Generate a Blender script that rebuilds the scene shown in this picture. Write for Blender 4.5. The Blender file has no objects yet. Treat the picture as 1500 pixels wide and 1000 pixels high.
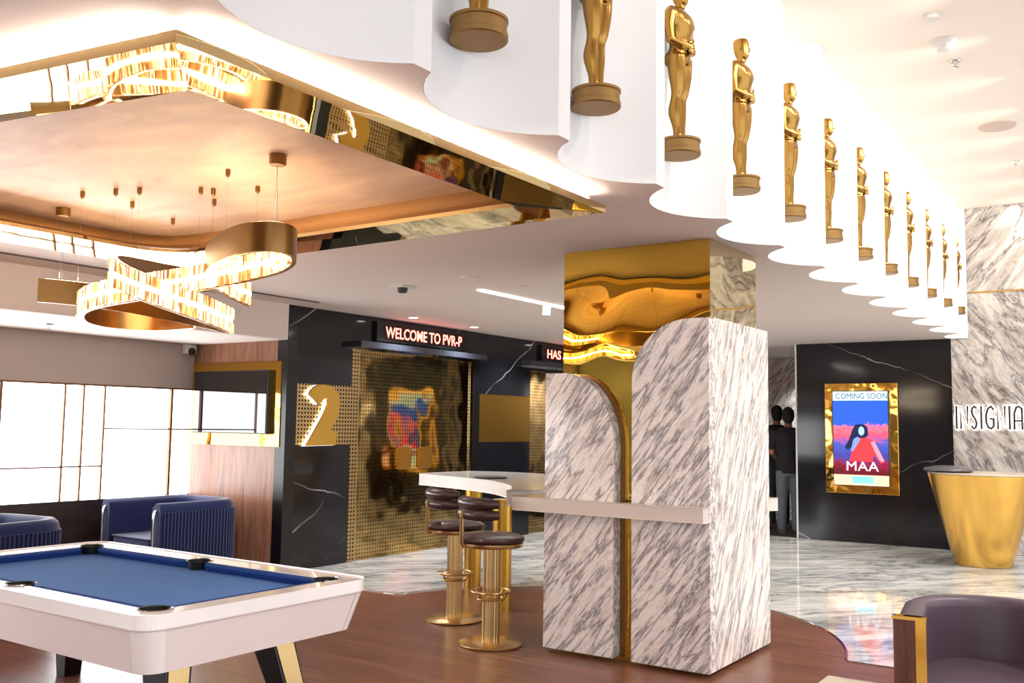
import bpy, bmesh, math, random
from mathutils import Vector, Matrix, noise
random.seed(7)
sc = bpy.context.scene
col = sc.collection
PI = math.pi

# ------------------------------------------------------------------ camera
cam_d = bpy.data.cameras.new('camera'); cam = bpy.data.objects.new('camera', cam_d); col.objects.link(cam)
cam_d.sensor_width = 36.0; cam_d.lens = 1392.0 / 1500.0 * 36.0; cam_d.clip_start = 0.05
Rt = Vector((0.5642, -0.8255, 0.0142)); Up = Vector((-0.0811, -0.0383, 0.9960))
Bk = Rt.cross(Up).normalized(); Up = Bk.cross(Rt).normalized(); Rt.normalize()
cam.matrix_world = Matrix(((Rt.x, Up.x, Bk.x, 0), (Rt.y, Up.y, Bk.y, 0), (Rt.z, Up.z, Bk.z, 1.6), (0, 0, 0, 1)))
sc.camera = cam
# ------------------------------------------------------------------ world and exposure
w = bpy.data.worlds.new('world'); sc.world = w; w.use_nodes = True
bgn = w.node_tree.nodes['Background']; bgn.inputs[0].default_value = (0.90, 0.95, 1.0, 1); bgn.inputs[1].default_value = 1.15
sc.view_settings.view_transform = 'Standard'; sc.view_settings.look = 'None'
sc.view_settings.gamma = 1.0; sc.view_settings.use_curve_mapping = False
sc.view_settings.exposure = 0.96
sc.cycles.caustics_reflective = False; sc.cycles.caustics_refractive = False
# spot lights for hall, soffit and corridor; most are added fill without fittings
def area_light(name, loc, size, power, colr, rot=(0, 0, 0), sy=None):
    l = bpy.data.lights.new(name, 'AREA'); l.energy = power; l.color = colr; l.size = size
    if sy: l.shape = 'RECTANGLE'; l.size_y = sy
    o = bpy.data.objects.new(name, l); o.location = loc; o.rotation_euler = rot; col.objects.link(o); return o
def spot_light(name, loc, tgt, power, colr, ang=100, blend=0.8, rad=0.06):
    l = bpy.data.lights.new(name, 'SPOT'); l.energy = power; l.color = colr; l.spot_size = math.radians(ang)
    l.spot_blend = blend; l.shadow_soft_size = rad
    o = bpy.data.objects.new(name, l); o.location = loc
    o.rotation_euler = (Vector(tgt) - Vector(loc)).to_track_quat('-Z', 'Y').to_euler(); col.objects.link(o); return o
WARM = (1.0, 0.86, 0.68); NEUT = (0.97, 0.98, 1.0)
for i in range(11):          # fill spots added to brighten the niches and statues
    x = 4.1 + i * 0.995
    spot_light('hall_fill_spot', (x, 0.9, 4.62), (x + 0.1, 2.3, 3.5), (14, 26, 42, 56)[min(i, 3)], (1.0, 0.93, 0.82), 110)
for x in (0.5, 3.5, 6.5, 9.5, 12.0):
    spot_light('hall_fill_spot', (x, -1.6, 4.62), (x, -1.4, 0), 130 if x < 4 else 260, NEUT, 135)  # added spots that brighten the hall, no fittings modelled
for x, y in ((0.0, 4.6), (0.2, 7.0), (1.0, 1.2), (6.4, 6.9), (8.75, 7.45), (9.98, 7.45), (11.2, 7.3), (11.3, 4.6), (13.0, 6.2)):
    spot_light('soffit_lamp_and_fill', (x, y, 2.87), (x, y, 0), 80, NEUT, 135)  # spots above the WELCOME sign match downlights; the others are added fill
spot_light('corridor_fill_spot', (16.3, 4.6, 2.87), (16.9, 4.9, 1.9), 160, NEUT, 80)  # added spot for the bright patch on the corridor wall

# ------------------------------------------------------------------ helpers
def s2l(c): c = c / 255.0; return c / 12.92 if c <= 0.04045 else ((c + 0.055) / 1.055) ** 2.4
def rgb(r, g, b): return (s2l(r), s2l(g), s2l(b), 1)
def mat(name, base, rough=0.5, metal=0.0, emit=None, estr=0.0, coat=0.0, spec=0.5, trans=0.0, ior=1.45):
    m = bpy.data.materials.new(name); m.use_nodes = True; b = m.node_tree.nodes['Principled BSDF']
    b.inputs['Base Color'].default_value = base; b.inputs['Roughness'].default_value = rough
    b.inputs['Metallic'].default_value = metal; b.inputs['Coat Weight'].default_value = coat
    b.inputs['Specular IOR Level'].default_value = spec; b.inputs['IOR'].default_value = ior
    b.inputs['Transmission Weight'].default_value = trans
    if emit: b.inputs['Emission Color'].default_value = emit; b.inputs['Emission Strength'].default_value = estr
    return m
def nd(m, t, **k):
    n = m.node_tree.nodes.new(t)
    for a, v in k.items(): setattr(n, a, v)
    return n
def lk(m, a, b): m.node_tree.links.new(a, b)
def bsdf(m): return m.node_tree.nodes['Principled BSDF']
def ramp(m, src, stops, interp='LINEAR'):
    r = nd(m, 'ShaderNodeValToRGB'); r.color_ramp.interpolation = interp; e = r.color_ramp.elements
    while len(e) < len(stops): e.new(0.5)
    for el, (p, c) in zip(e, stops): el.position = p; el.color = c
    lk(m, src, r.inputs[0]); return r.outputs[0]
def coord(m, scale=(1, 1, 1), rot=(0, 0, 0), loc=(0, 0, 0), kind='Object'):
    tc = nd(m, 'ShaderNodeTexCoord'); mp = nd(m, 'ShaderNodeMapping')
    mp.inputs['Scale'].default_value = scale; mp.inputs['Rotation'].default_value = rot; mp.inputs['Location'].default_value = loc
    lk(m, tc.outputs[kind], mp.inputs[0]); return mp.outputs[0]
def stretched(m, d, k):      # object coordinates squeezed along direction d
    tc = nd(m, 'ShaderNodeTexCoord'); d = Vector(d).normalized()
    dt = nd(m, 'ShaderNodeVectorMath', operation='DOT_PRODUCT'); lk(m, tc.outputs['Object'], dt.inputs[0]); dt.inputs[1].default_value = d
    scn = nd(m, 'ShaderNodeVectorMath', operation='SCALE'); scn.inputs[0].default_value = d * k; lk(m, dt.outputs['Value'], scn.inputs['Scale'])
    sb = nd(m, 'ShaderNodeVectorMath', operation='SUBTRACT'); lk(m, tc.outputs['Object'], sb.inputs[0]); lk(m, scn.outputs[0], sb.inputs[1])
    return sb.outputs[0]
def noise_tex(m, vec, scale, detail=4, rough=0.55, dist=0.0):
    n = nd(m, 'ShaderNodeTexNoise'); n.inputs['Scale'].default_value = scale; n.inputs['Detail'].default_value = detail
    n.inputs['Roughness'].default_value = rough; n.inputs['Distortion'].default_value = dist; lk(m, vec, n.inputs['Vector']); return n.outputs['Fac']
def mixc(m, fac, a, b, mode='MIX'):
    x = nd(m, 'ShaderNodeMix', data_type='RGBA', blend_type=mode)
    for s, v in ((x.inputs[0], fac), (x.inputs[6], a), (x.inputs[7], b)):
        if hasattr(v, 'node'): lk(m, v, s)
        else: s.default_value = v
    return x.outputs[2]
def bump(m, h, strength=0.1, dist=0.02):
    b = nd(m, 'ShaderNodeBump'); b.inputs['Strength'].default_value = strength; b.inputs['Distance'].default_value = dist
    lk(m, h, b.inputs['Height']); lk(m, b.outputs[0], bsdf(m).inputs['Normal'])
def mth(m, op, a, b=None):
    n = nd(m, 'ShaderNodeMath', operation=op)
    for s, v in ((n.inputs[0], a), (n.inputs[1], b)):
        if v is None: continue
        if hasattr(v, 'node'): lk(m, v, s)
        else: s.default_value = v
    return n.outputs[0]

# materials
def marble(name, d, k, base, mid, vein, scale=2.2, rough=0.12, thr=(0.40, 0.5), dist=1.1):
    m = mat(name, base, rough, spec=0.5)
    v = stretched(m, d, k)
    n1 = noise_tex(m, v, scale, 9, 0.62, dist)
    a = mth(m, 'ABSOLUTE', mth(m, 'SUBTRACT', n1, 0.5))
    c1 = ramp(m, a, [(0.0, vein), (0.018, mid), (0.06, base), (1, base)])
    n2 = noise_tex(m, v, scale * 1.7, 6, 0.6, 0.6)
    c2 = ramp(m, n2, [(0.0, mid), (thr[0], mid), (thr[1] + 0.06, (1, 1, 1, 1)), (1, (1, 1, 1, 1))])
    n3 = noise_tex(m, v, scale * 4.0, 5, 0.65, dist)
    a3 = mth(m, 'ABSOLUTE', mth(m, 'SUBTRACT', n3, 0.5))
    c3 = ramp(m, a3, [(0.0, mid), (0.03, (1, 1, 1, 1)), (1, (1, 1, 1, 1))])
    x = mixc(m, 0.75, c1, c2, 'MULTIPLY'); x = mixc(m, 0.6, x, c3, 'MULTIPLY')
    lk(m, x, bsdf(m).inputs['Base Color']); return m
M_pillar = marble('pillar_marble', (0, -1, 1.25), 0.84, rgb(244, 234, 226), rgb(198, 189, 186), rgb(136, 130, 132), 12.5, 0.1, (0.33, 0.42), 0.25)
M_pillar2 = marble('pillar_marble_side', (1, 0, 1.9), 0.86, rgb(248, 240, 232), rgb(204, 194, 188), rgb(140, 132, 132), 13.0, 0.1, (0.36, 0.45), 0.25)
M_wallmarble = marble('wall_marble', (0.1, 1, -1.1), 0.75, rgb(226, 218, 210), rgb(192, 184, 180), rgb(126, 120, 120), 3.2, 0.15, dist=0.5)
M_wallmarble2 = marble('wall_marble_low', (0.1, 1, 1.3), 0.72, rgb(222, 214, 206), rgb(192, 184, 180), rgb(132, 126, 126), 4.6, 0.15, dist=0.4)
M_floor = marble('floor_marble', (0.75, -0.66, 0), 0.7, rgb(232, 230, 224), rgb(204, 204, 200), rgb(150, 152, 154), 2.0, 0.07, dist=0.6)
def black_marble():
    m = mat('black_marble', rgb(26, 25, 29), 0.09, spec=0.5); tc = nd(m, 'ShaderNodeTexCoord'); tot = None
    wob = noise_tex(m, coord(m), 1.6, 4, 0.55)
    for k, (dr, fr, off, wd_) in enumerate((((-0.52, -0.30, 0.80), 0.42, 0.13, 0.0016), ((0.25, 0.38, 0.89), 0.36, 0.41, 0.0012), ((-0.60, -0.42, 0.68), 0.31, 0.77, 0.0011))):
        dt = nd(m, 'ShaderNodeVectorMath', operation='DOT_PRODUCT'); lk(m, tc.outputs['Object'], dt.inputs[0]); dt.inputs[1].default_value = dr
        u = mth(m, 'ADD', mth(m, 'MULTIPLY', dt.outputs['Value'], fr), mth(m, 'ADD', mth(m, 'MULTIPLY', wob, 0.09), off + 10))
        a = mth(m, 'ABSOLUTE', mth(m, 'SUBTRACT', mth(m, 'FRACT', u), 0.5))
        v = ramp(m, a, [(0, (1, 1, 1, 1)), (wd_, (0.35, 0.35, 0.35, 1)), (wd_ * 2.4, (0, 0, 0, 1))])
        mk = ramp(m, noise_tex(m, coord(m, (1, 1, 1), loc=(k * 3.1, 0, 0)), 0.8, 2), [(0.45, (0, 0, 0, 1)), (0.58, (1, 1, 1, 1))])
        v = mixc(m, 1.0, v, mk, 'MULTIPLY'); tot = v if tot is None else mixc(m, 1.0, tot, v, 'ADD')
    lk(m, mixc(m, tot, rgb(26, 25, 29), rgb(176, 174, 174)), bsdf(m).inputs['Base Color']); return m
M_black = black_marble()
def wood(name, c1, c2, c3, stretch, scale, rough, planks=None):
    m = mat(name, c1, rough, spec=0.5)
    n = noise_tex(m, coord(m, stretch), scale, 8, 0.62, 0.8)
    c = ramp(m, n, [(0.25, c2), (0.5, c1), (0.75, c3)])
    if planks:
        br = nd(m, 'ShaderNodeTexBrick'); br.inputs['Scale'].default_value = 1.0; br.inputs['Mortar Size'].default_value = 0.004
        br.inputs['Brick Width'].default_value = 1.8; br.inputs['Row Height'].default_value = 0.19
        br.inputs['Color1'].default_value = (0.82, 0.82, 0.82, 1); br.inputs['Color2'].default_value = (1.1, 1.1, 1.1, 1); br.inputs['Mortar'].default_value = (0.6, 0.55, 0.55, 1)
        lk(m, coord(m, (1, 1, 1), (0, 0, PI / 2)), br.inputs['Vector'])
        c = mixc(m, 1.0, c, br.outputs['Color'], 'MULTIPLY')
    lk(m, c, bsdf(m).inputs['Base Color']); return m
M_woodfloor = wood('wood_floor', rgb(118, 74, 56), rgb(92, 54, 41), rgb(140, 92, 72), (8, 0.7, 1), 2.0, 0.3, True)
M_panel = wood('wood_panel', rgb(142, 98, 76), rgb(104, 66, 50), rgb(168, 122, 98), (1, 9, 0.8), 2.2, 0.3)
M_darkwood = wood('dark_wood', rgb(48, 36, 30), rgb(30, 22, 18), rgb(62, 48, 40), (0.6, 3, 8), 2.0, 0.4)
def paint(name, c, r=0.7):
    m = mat(name, c, r, spec=0.3); n = noise_tex(m, coord(m), 60, 2); bump(m, n, 0.03, 0.005); return m
M_soffit = paint('soffit_paint', rgb(224, 210, 201))
M_white = paint('white_paint', rgb(238, 238, 238))
M_upper = paint('upper_ceiling_paint', rgb(245, 232, 220))
M_wallpaint = paint('wall_paint', rgb(176, 162, 152))
def brushed(name, c, rough=0.25, strt=(1, 1, 60), sc_=6, bs=0.05):
    m = mat(name, c, rough, 1.0); n = noise_tex(m, coord(m, strt), sc_, 3)
    bump(m, n, bs, 0.01); return m
M_brass = brushed('brushed_brass', rgb(206, 172, 118), 0.27, (30, 30, 1), 8, 0.06)
M_bronze = brushed('bronze', rgb(150, 112, 66), 0.3, (30, 30, 1), 8, 0.05)
M_cone = brushed('cone_gold', rgb(240, 190, 98), 0.26, (8, 8, 0.1), 4, 0.015)
M_statue = mat('statue_gold', rgb(164, 124, 62), 0.26, 1.0)
M_stbase = mat('statue_base_bronze', rgb(150, 118, 74), 0.5, 1.0)
def mirror(name, c, rough, wav, sc_, dist=0.03):
    m = mat(name, c, rough, 1.0)
    n = noise_tex(m, coord(m), sc_, 1, 0.4); bump(m, n, wav, dist); return m
M_goldmirror = mirror('gold_mirror', rgb(238, 202, 92), 0.015, 0.35, 1.5, 0.10)
M_palemirror = mirror('pale_gold_mirror', rgb(226, 212, 176), 0.02, 0.2, 1.6, 0.05)
M_traymirror = mirror('bronze_mirror', rgb(214, 192, 142), 0.02, 0.10, 3.0, 0.01)
M_framegold = mirror('polished_gold_frame', rgb(236, 186, 84), 0.06, 0.4, 4.0, 0.03)
M_satin = mat('satin_gold', rgb(196, 150, 66), 0.3, 1.0)
def perforated(name, base, hole, pitch, size, rough, metal_hole=1.0, wav=0.0):
    m = mat(name, base, rough, 1.0); tc = nd(m, 'ShaderNodeTexCoord'); sp = nd(m, 'ShaderNodeSeparateXYZ'); lk(m, tc.outputs['Object'], sp.inputs[0])
    ms = []
    for ax in ('X', 'Z'):
        f = mth(m, 'FRACT', mth(m, 'DIVIDE', mth(m, 'ADD', sp.outputs[ax], 20.0), pitch))
        ms.append(mth(m, 'LESS_THAN', f, size))
    k = mth(m, 'MULTIPLY', ms[0], ms[1])
    lk(m, mixc(m, k, base, hole), bsdf(m).inputs['Base Color'])
    if wav: bump(m, noise_tex(m, coord(m), 2.5, 1), wav, 0.04)
    return m
M_perf = perforated('perforated_brass', rgb(196, 166, 116), rgb(30, 24, 18), 0.0455, 0.5, 0.3)
M_doorgold = perforated('door_gold_mirror', rgb(182, 152, 98), rgb(70, 54, 32), 0.0455, 0.42, 0.07, wav=0.25)
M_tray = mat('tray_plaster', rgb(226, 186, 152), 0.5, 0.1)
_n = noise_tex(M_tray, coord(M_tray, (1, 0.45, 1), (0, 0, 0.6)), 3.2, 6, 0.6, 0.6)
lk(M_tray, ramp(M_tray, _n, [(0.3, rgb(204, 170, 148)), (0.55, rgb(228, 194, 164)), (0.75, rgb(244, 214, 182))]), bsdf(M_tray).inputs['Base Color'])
M_led = mat('led_strip', (1, 1, 1, 1), 0.5, emit=(1.0, 0.88, 0.76, 1), estr=34)
M_window = mat('lit_window', (1, 1, 1, 1), 0.4, emit=(0.94, 0.97, 1.0, 1), estr=4.4)
M_mull = mat('copper_mullion', rgb(120, 84, 60), 0.4, 0.7)
M_lamp = mat('lamp_diffuser', (1, 1, 1, 1), 0.5, emit=(1, 0.97, 0.92, 1), estr=9)
M_crystal = mat('crystal', rgb(120, 76, 40), 0.08, 0.0, emit=(1.0, 0.70, 0.36, 1), estr=1.25, coat=0.6)  # LED light caught in the crystals is put into their emission colour
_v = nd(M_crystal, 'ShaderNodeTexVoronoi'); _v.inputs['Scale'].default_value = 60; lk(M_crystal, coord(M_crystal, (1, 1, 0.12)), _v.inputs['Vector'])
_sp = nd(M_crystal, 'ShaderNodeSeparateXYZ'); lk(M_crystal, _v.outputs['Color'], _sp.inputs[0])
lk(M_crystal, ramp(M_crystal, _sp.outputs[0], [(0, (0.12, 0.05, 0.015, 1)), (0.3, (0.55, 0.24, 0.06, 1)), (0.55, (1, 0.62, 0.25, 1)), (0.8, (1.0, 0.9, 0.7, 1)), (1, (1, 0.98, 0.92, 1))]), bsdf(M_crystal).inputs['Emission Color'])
M_crled = mat('crystal_led', (1, 1, 1, 1), 0.5, emit=(1.0, 0.83, 0.6, 1), estr=34)
M_trayfill = mat('tray_fill_glow', (1, 1, 1, 1), 0.5, emit=(1.0, 0.72, 0.42, 1), estr=9)  # added glow on the ribbon tops, hidden from below, to light the tray
M_quartz = mat('quartz', rgb(214, 200, 188), 0.18, coat=0.3)
bump(M_quartz, noise_tex(M_quartz, coord(M_quartz), 40, 2), 0.02, 0.002)
M_slabwhite = mat('white_lacquer', rgb(246, 238, 234), 0.16, coat=0.5)
M_apron = mat('apron_lacquer', rgb(238, 224, 219), 0.22, coat=0.4)
M_cloth = mat('blue_cloth', rgb(88, 128, 190), 0.9, spec=0.1)
bump(M_cloth, noise_tex(M_cloth, coord(M_cloth), 300, 2), 0.1, 0.002)
M_cush = mat('cushion_cloth', rgb(40, 70, 134), 0.9, spec=0.1)
M_pocket = mat('pocket_black', rgb(16, 15, 16), 0.35)
M_chrome = mat('chrome', rgb(214, 214, 216), 0.08, 1.0)
M_blacklac = mat('black_lacquer', rgb(18, 16, 16), 0.25)
M_velvet = mat('blue_velvet', rgb(14, 29, 76), 0.75, spec=0.2); bsdf(M_velvet).inputs['Sheen Weight'].default_value = 0.4
M_leather = mat('brown_leather', rgb(62, 38, 36), 0.32, coat=0.15)
bump(M_leather, noise_tex(M_leather, coord(M_leather), 120, 3), 0.08, 0.003)
M_purple = mat('purple_leather', rgb(80, 63, 72), 0.42)
bump(M_purple, noise_tex(M_purple, coord(M_purple), 150, 3), 0.08, 0.003)
M_tv = mat('tv_glass', rgb(10, 10, 12), 0.04, spec=0.9, coat=1.0)
M_blackplastic = mat('black_plastic', rgb(20, 20, 22), 0.4)
M_whiteplastic = mat('white_plastic', rgb(226, 222, 216), 0.45)
M_signback = mat('sign_back', rgb(28, 8, 10), 0.3)
M_signred = mat('sign_red', (1, 0.1, 0.1, 1), 0.5, emit=(1.0, 0.16, 0.12, 1), estr=3.2)
M_haloback = mat('halo_light', (1, 1, 1, 1), 0.5, emit=(1, 0.97, 0.93, 1), estr=1.1)
M_letter = mat('letter_bronze', rgb(60, 52, 50), 0.5, 0.2)
M_carpet = mat('dark_carpet', rgb(34, 31, 34), 0.9)
M_grey = mat('grey_stone_top', rgb(92, 90, 94), 0.35)
M_beige = mat('beige_stone', rgb(206, 190, 168), 0.35)
M_skin = mat('skin', rgb(150, 100, 78), 0.55)
M_hair = mat('black_hair', rgb(14, 12, 12), 0.7)
M_shirt = mat('charcoal_shirt', rgb(28, 27, 31), 0.85)
M_jeans = mat('dark_jeans', rgb(44, 48, 60), 0.85)
M_jeansg = mat('grey_jeans', rgb(96, 100, 108), 0.85)
M_shoe = mat('brown_shoe', rgb(96, 66, 54), 0.6)

# mesh building
def link(name, me, m, parent=None):
    o = bpy.data.objects.new(name, me); col.objects.link(o)
    if m is not None:
        for q in (m if isinstance(m, (list, tuple)) else [m]): me.materials.append(q)
    if parent: o.parent = parent
    return o
def obj(name, bm, m, parent=None, smooth=False, bevel=0):
    if bevel:
        bmesh.ops.remove_doubles(bm, verts=bm.verts, dist=1e-5)
        es = [e for e in bm.edges if len(e.link_faces) == 2 and e.calc_face_angle(0) > 0.6]
        bmesh.ops.bevel(bm, geom=es, offset=bevel, segments=2, affect='EDGES', profile=0.7)
    bmesh.ops.recalc_face_normals(bm, faces=bm.faces)
    me = bpy.data.meshes.new(name); bm.to_mesh(me); bm.free()
    if smooth:
        for p in me.polygons: p.use_smooth = True
        try: me.set_sharp_from_angle(angle=math.radians(smooth if smooth is not True else 40))
        except Exception: pass
    return link(name, me, m, parent)
def BM(): return bmesh.new()
def box(bm, x0, x1, y0, y1, z0, z1):
    v = [bm.verts.new(p) for p in ((x0, y0, z0), (x1, y0, z0), (x1, y1, z0), (x0, y1, z0), (x0, y0, z1), (x1, y0, z1), (x1, y1, z1), (x0, y1, z1))]
    for f in ((3, 2, 1, 0), (4, 5, 6, 7), (0, 1, 5, 4), (1, 2, 6, 5), (2, 3, 7, 6), (3, 0, 4, 7)): bm.faces.new([v[i] for i in f])
    return v
def boxm(x0, x1, y0, y1, z0, z1): b = BM(); box(b, x0, x1, y0, y1, z0, z1); return b
def hexa(bm, pts):
    v = [bm.verts.new(p) for p in pts]
    for f in ((3, 2, 1, 0), (4, 5, 6, 7), (0, 1, 5, 4), (1, 2, 6, 5), (2, 3, 7, 6), (3, 0, 4, 7)): bm.faces.new([v[i] for i in f])
def prism(bm, pts, ext, closed=True):     # polygon pts (3d) extruded by vector
    ext = Vector(ext); a = [bm.verts.new(p) for p in pts]; b = [bm.verts.new(Vector(p) + ext) for p in pts]
    n = len(pts); bm.faces.new(a); bm.faces.new(b[::-1])
    for i in range(n): bm.faces.new((a[i], a[(i + 1) % n], b[(i + 1) % n], b[i]))
def lathe(bm, prof, c=(0, 0, 0), n=40, fn=None, cap=True):
    rings = []
    for r, z in prof:
        if r < 1e-5: rings.append([bm.verts.new((c[0], c[1], c[2] + z))])
        else:
            ring = []
            for i in range(n):
                t = 2 * PI * i / n; rr = r * (fn(t) if fn else 1)
                ring.append(bm.verts.new((c[0] + rr * math.cos(t), c[1] + rr * math.sin(t), c[2] + z)))
            rings.append(ring)
    for a, b in zip(rings, rings[1:]):
        for i in range(n):
            j = (i + 1) % n
            if len(a) == 1 and len(b) == 1: continue
            if len(a) == 1: bm.faces.new((a[0], b[i], b[j]))
            elif len(b) == 1: bm.faces.new((a[i], a[j], b[0]))
            else: bm.faces.new((a[i], a[j], b[j], b[i]))
    for r in (rings[0], rings[-1]):
        if cap and len(r) > 2: bm.faces.new(r)
def tube(bm, pts, rad, n=10, closed=False, rads=None):
    pts = [Vector(p) for p in pts]; N = len(pts); rings = []; prev = None
    for i, p in enumerate(pts):
        if closed: t = (pts[(i + 1) % N] - pts[i - 1])
        else: t = pts[min(i + 1, N - 1)] - pts[max(i - 1, 0)]
        t.normalize()
        if prev is None: u = t.orthogonal().normalized()
        else:
            u = prev - t * prev.dot(t); u.normalize()
        prev = u; v = t.cross(u); r = rads[i] if rads else rad
        rings.append([bm.verts.new(p + (u * math.cos(a) + v * math.sin(a)) * r) for a in [2 * PI * k / n for k in range(n)]])
    M = N if closed else N - 1
    for i in range(M):
        a, b = rings[i], rings[(i + 1) % N]
        for k in range(n): bm.faces.new((a[k], a[(k + 1) % n], b[(k + 1) % n], b[k]))
    if not closed: bm.faces.new(rings[0][::-1]); bm.faces.new(rings[-1])
def catmull(P, n=8, closed=False):
    P = [Vector(p) for p in P]; out = []; N = len(P)
    for i in range(N if closed else N - 1):
        g = (lambda k: P[k % N]) if closed else (lambda k: P[max(0, min(N - 1, k))])
        p0, p1, p2, p3 = g(i - 1), g(i), g(i + 1), g(i + 2)
        for j in range(n):
            t = j / n
            out.append(0.5 * ((2 * p1) + (p2 - p0) * t + (2 * p0 - 5 * p1 + 4 * p2 - p3) * t * t + (3 * p1 - p0 - 3 * p2 + p3) * t ** 3))
    if not closed: out.append(P[-1])
    return out
def plate(bm, outer, holes, z0, z1):   # horizontal plate with holes
    tops = []
    for z in (z0, z1):
        es = []
        for lp in [outer] + holes:
            vs = [bm.verts.new((p[0], p[1], z)) for p in lp]
            tops.append(vs)
            for i in range(len(vs)): es.append(bm.edges.new((vs[i], vs[(i + 1) % len(vs)])))
        bmesh.ops.triangle_fill(bm, use_beauty=True, use_dissolve=False, edges=es)
    h = len(tops) // 2
    for a, b in zip(tops[:h], tops[h:]):
        for i in range(len(a)):
            j = (i + 1) % len(a); bm.faces.new((a[i], a[j], b[j], b[i]))
def rrect(x0, x1, y0, y1, r, n=6):
    out = []
    for cx, cy, a0 in ((x1 - r, y0 + r, -PI / 2), (x1 - r, y1 - r, 0), (x0 + r, y1 - r, PI / 2), (x0 + r, y0 + r, PI)):
        for i in range(n + 1):
            a = a0 + PI / 2 * i / n; out.append((cx + r * math.cos(a), cy + r * math.sin(a)))
    return out
def roundpoly(P, R, n=8):
    out = []; N = len(P)
    for i in range(N):
        p = Vector(P[i]); a = (Vector(P[i - 1]) - p); b = (Vector(P[(i + 1) % N]) - p); r = R[i]
        if r <= 0: out.append((p.x, p.y)); continue
        a.normalize(); b.normalize()
        for k in range(n + 1):
            t = k / n; q = (p + a * r) * (1 - t) ** 2 + p * 2 * t * (1 - t) + (p + b * r) * t * t; out.append((q.x, q.y))
    return out
def tag(o, label, cat, group=None, kind=None):
    o['label'] = label; o['category'] = cat
    if group: o['group'] = group
    if kind: o['kind'] = kind
    return o
def struct(name, bm, m, **k): o = obj(name, bm, m, **k); o['kind'] = 'structure'; return o
def empty(name, loc, label, cat, group=None, rz=0):
    o = bpy.data.objects.new(name, None); o.location = loc; o.rotation_euler = (0, 0, rz); o.empty_display_size = 0.1
    col.objects.link(o); return tag(o, label, cat, group)
def copy_tree(o, parent=None):
    c = o.copy(); col.objects.link(c)
    if parent: c.parent = parent
    for ch in list(o.children): copy_tree(ch, c)
    return c
def text_mesh(name, s, size, depth, mats, parent, mw, narrow=1.0, spacing=1.0, bold=0.0, align='LEFT'):
    cu = bpy.data.curves.new(name, 'FONT'); cu.body = s; cu.size = size; cu.extrude = depth; cu.offset = bold
    cu.space_character = spacing; cu.align_x = align
    t = bpy.data.objects.new(name, cu); col.objects.link(t); bpy.context.view_layer.update()
    dg = bpy.context.evaluated_depsgraph_get(); me = bpy.data.meshes.new_from_object(t.evaluated_get(dg))
    bpy.data.objects.remove(t); bpy.data.curves.remove(cu)
    for v in me.vertices: v.co.x *= narrow
    me.transform(mw); me.materials.clear()
    return link(name, me, mats, parent)
def frame_mat(origin, u, v):   # local x->u, y->v
    u = Vector(u); v = Vector(v); n = u.cross(v); o = Vector(origin)
    return Matrix(((u.x, v.x, n.x, o.x), (u.y, v.y, n.y, o.y), (u.z, v.z, n.z, o.z), (0, 0, 0, 1)))

# ------------------------------------------------------------------ dimensions
ZC = 2.895; ZU = 4.70; ZL = 2.505
YW = 7.88; XW2 = 14.30; YWIN = 9.47; XTV = 7.16
# ------------------------------------------------------------------ floor
struct('floor', boxm(-4, 17.2, -6, 9.6, -0.12, -0.004), M_floor)
isl = [(-4.0, -6.0), (6.94, -6.0)]
cx, cy, cr = 6.6, 3.97, 2.10
a0 = math.atan2(1.92 - cy, 6.99 - cx); a1 = math.atan2(6.04 - cy, 6.99 - cx)
n = 60; arc = [(cx + cr * math.cos(a0 + (a1 - a0) * i / n), cy + cr * math.sin(a0 + (a1 - a0) * i / n)) for i in range(n + 1)]
isl += [(6.94, 1.88)] + arc + [(6.94, 6.08), (6.94, 9.45), (-4.0, 9.45)]
b = BM(); prism(b, [(x, y, -0.0035) for x, y in isl], (0, 0, 0.0035)); struct('floor', b, M_woodfloor)
b = BM(); tube(b, [(x, y, 0.0) for x, y in [(6.94, 1.5), (6.94, 1.88)] + arc + [(6.94, 6.08), (6.94, 6.6)]], 0.009, 8)
struct('trim_1', b, M_chrome, smooth=True)
struct('floor', boxm(XW2 + 0.05, 17.2, 4.52, 7.8, -0.0035, 0.0), M_carpet)

# ------------------------------------------------------------------ dropped soffit with scalloped edge and tray opening
PER = 0.995; X0 = 2.628; YE = 2.183; LIP = 0.10
chord = PER - LIP; dep = 0.252; Rn = chord * chord / 8 / dep + dep / 2
def niche(k, n=14):
    xs = X0 + k * PER; cxn = xs + chord / 2; cyn = YE + dep - Rn; h = math.asin(chord / 2 / Rn)
    return [(cxn + Rn * math.sin(-h + 2 * h * i / n), cyn + Rn * math.cos(-h + 2 * h * i / n)) for i in range(n + 1)]
edge = []
for k in range(-3, 12): edge += niche(k)
edge = [(-4, YE)] + edge + []
edge = [p for p in edge if p[0] < XW2 - 0.02] + [(XW2 - 0.02, YE)]
rec_top = roundpoly([(2.05, 2.86), (4.47, 2.86), (4.47, 6.38), (1.46, 6.38)], [0, 0, 0.5, 0])
hole = roundpoly([(2.02, 2.82), (4.51, 2.82), (4.51, 6.42), (1.42, 6.42)], [0, 0, 0.5, 0])
outer = edge + [(17.2, YE + 0.01), (17.2, 7.9), (7.2, 7.9), (7.2, YW + 0.02), (-4, YW + 0.02)]
outer = [(XW2 + 0.0, YE) if p[0] == XW2 - 0.02 else p for p in outer]
b = BM(); plate(b, outer, [hole], ZC, ZC + 0.002); struct('ceiling', b, M_soffit)
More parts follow.
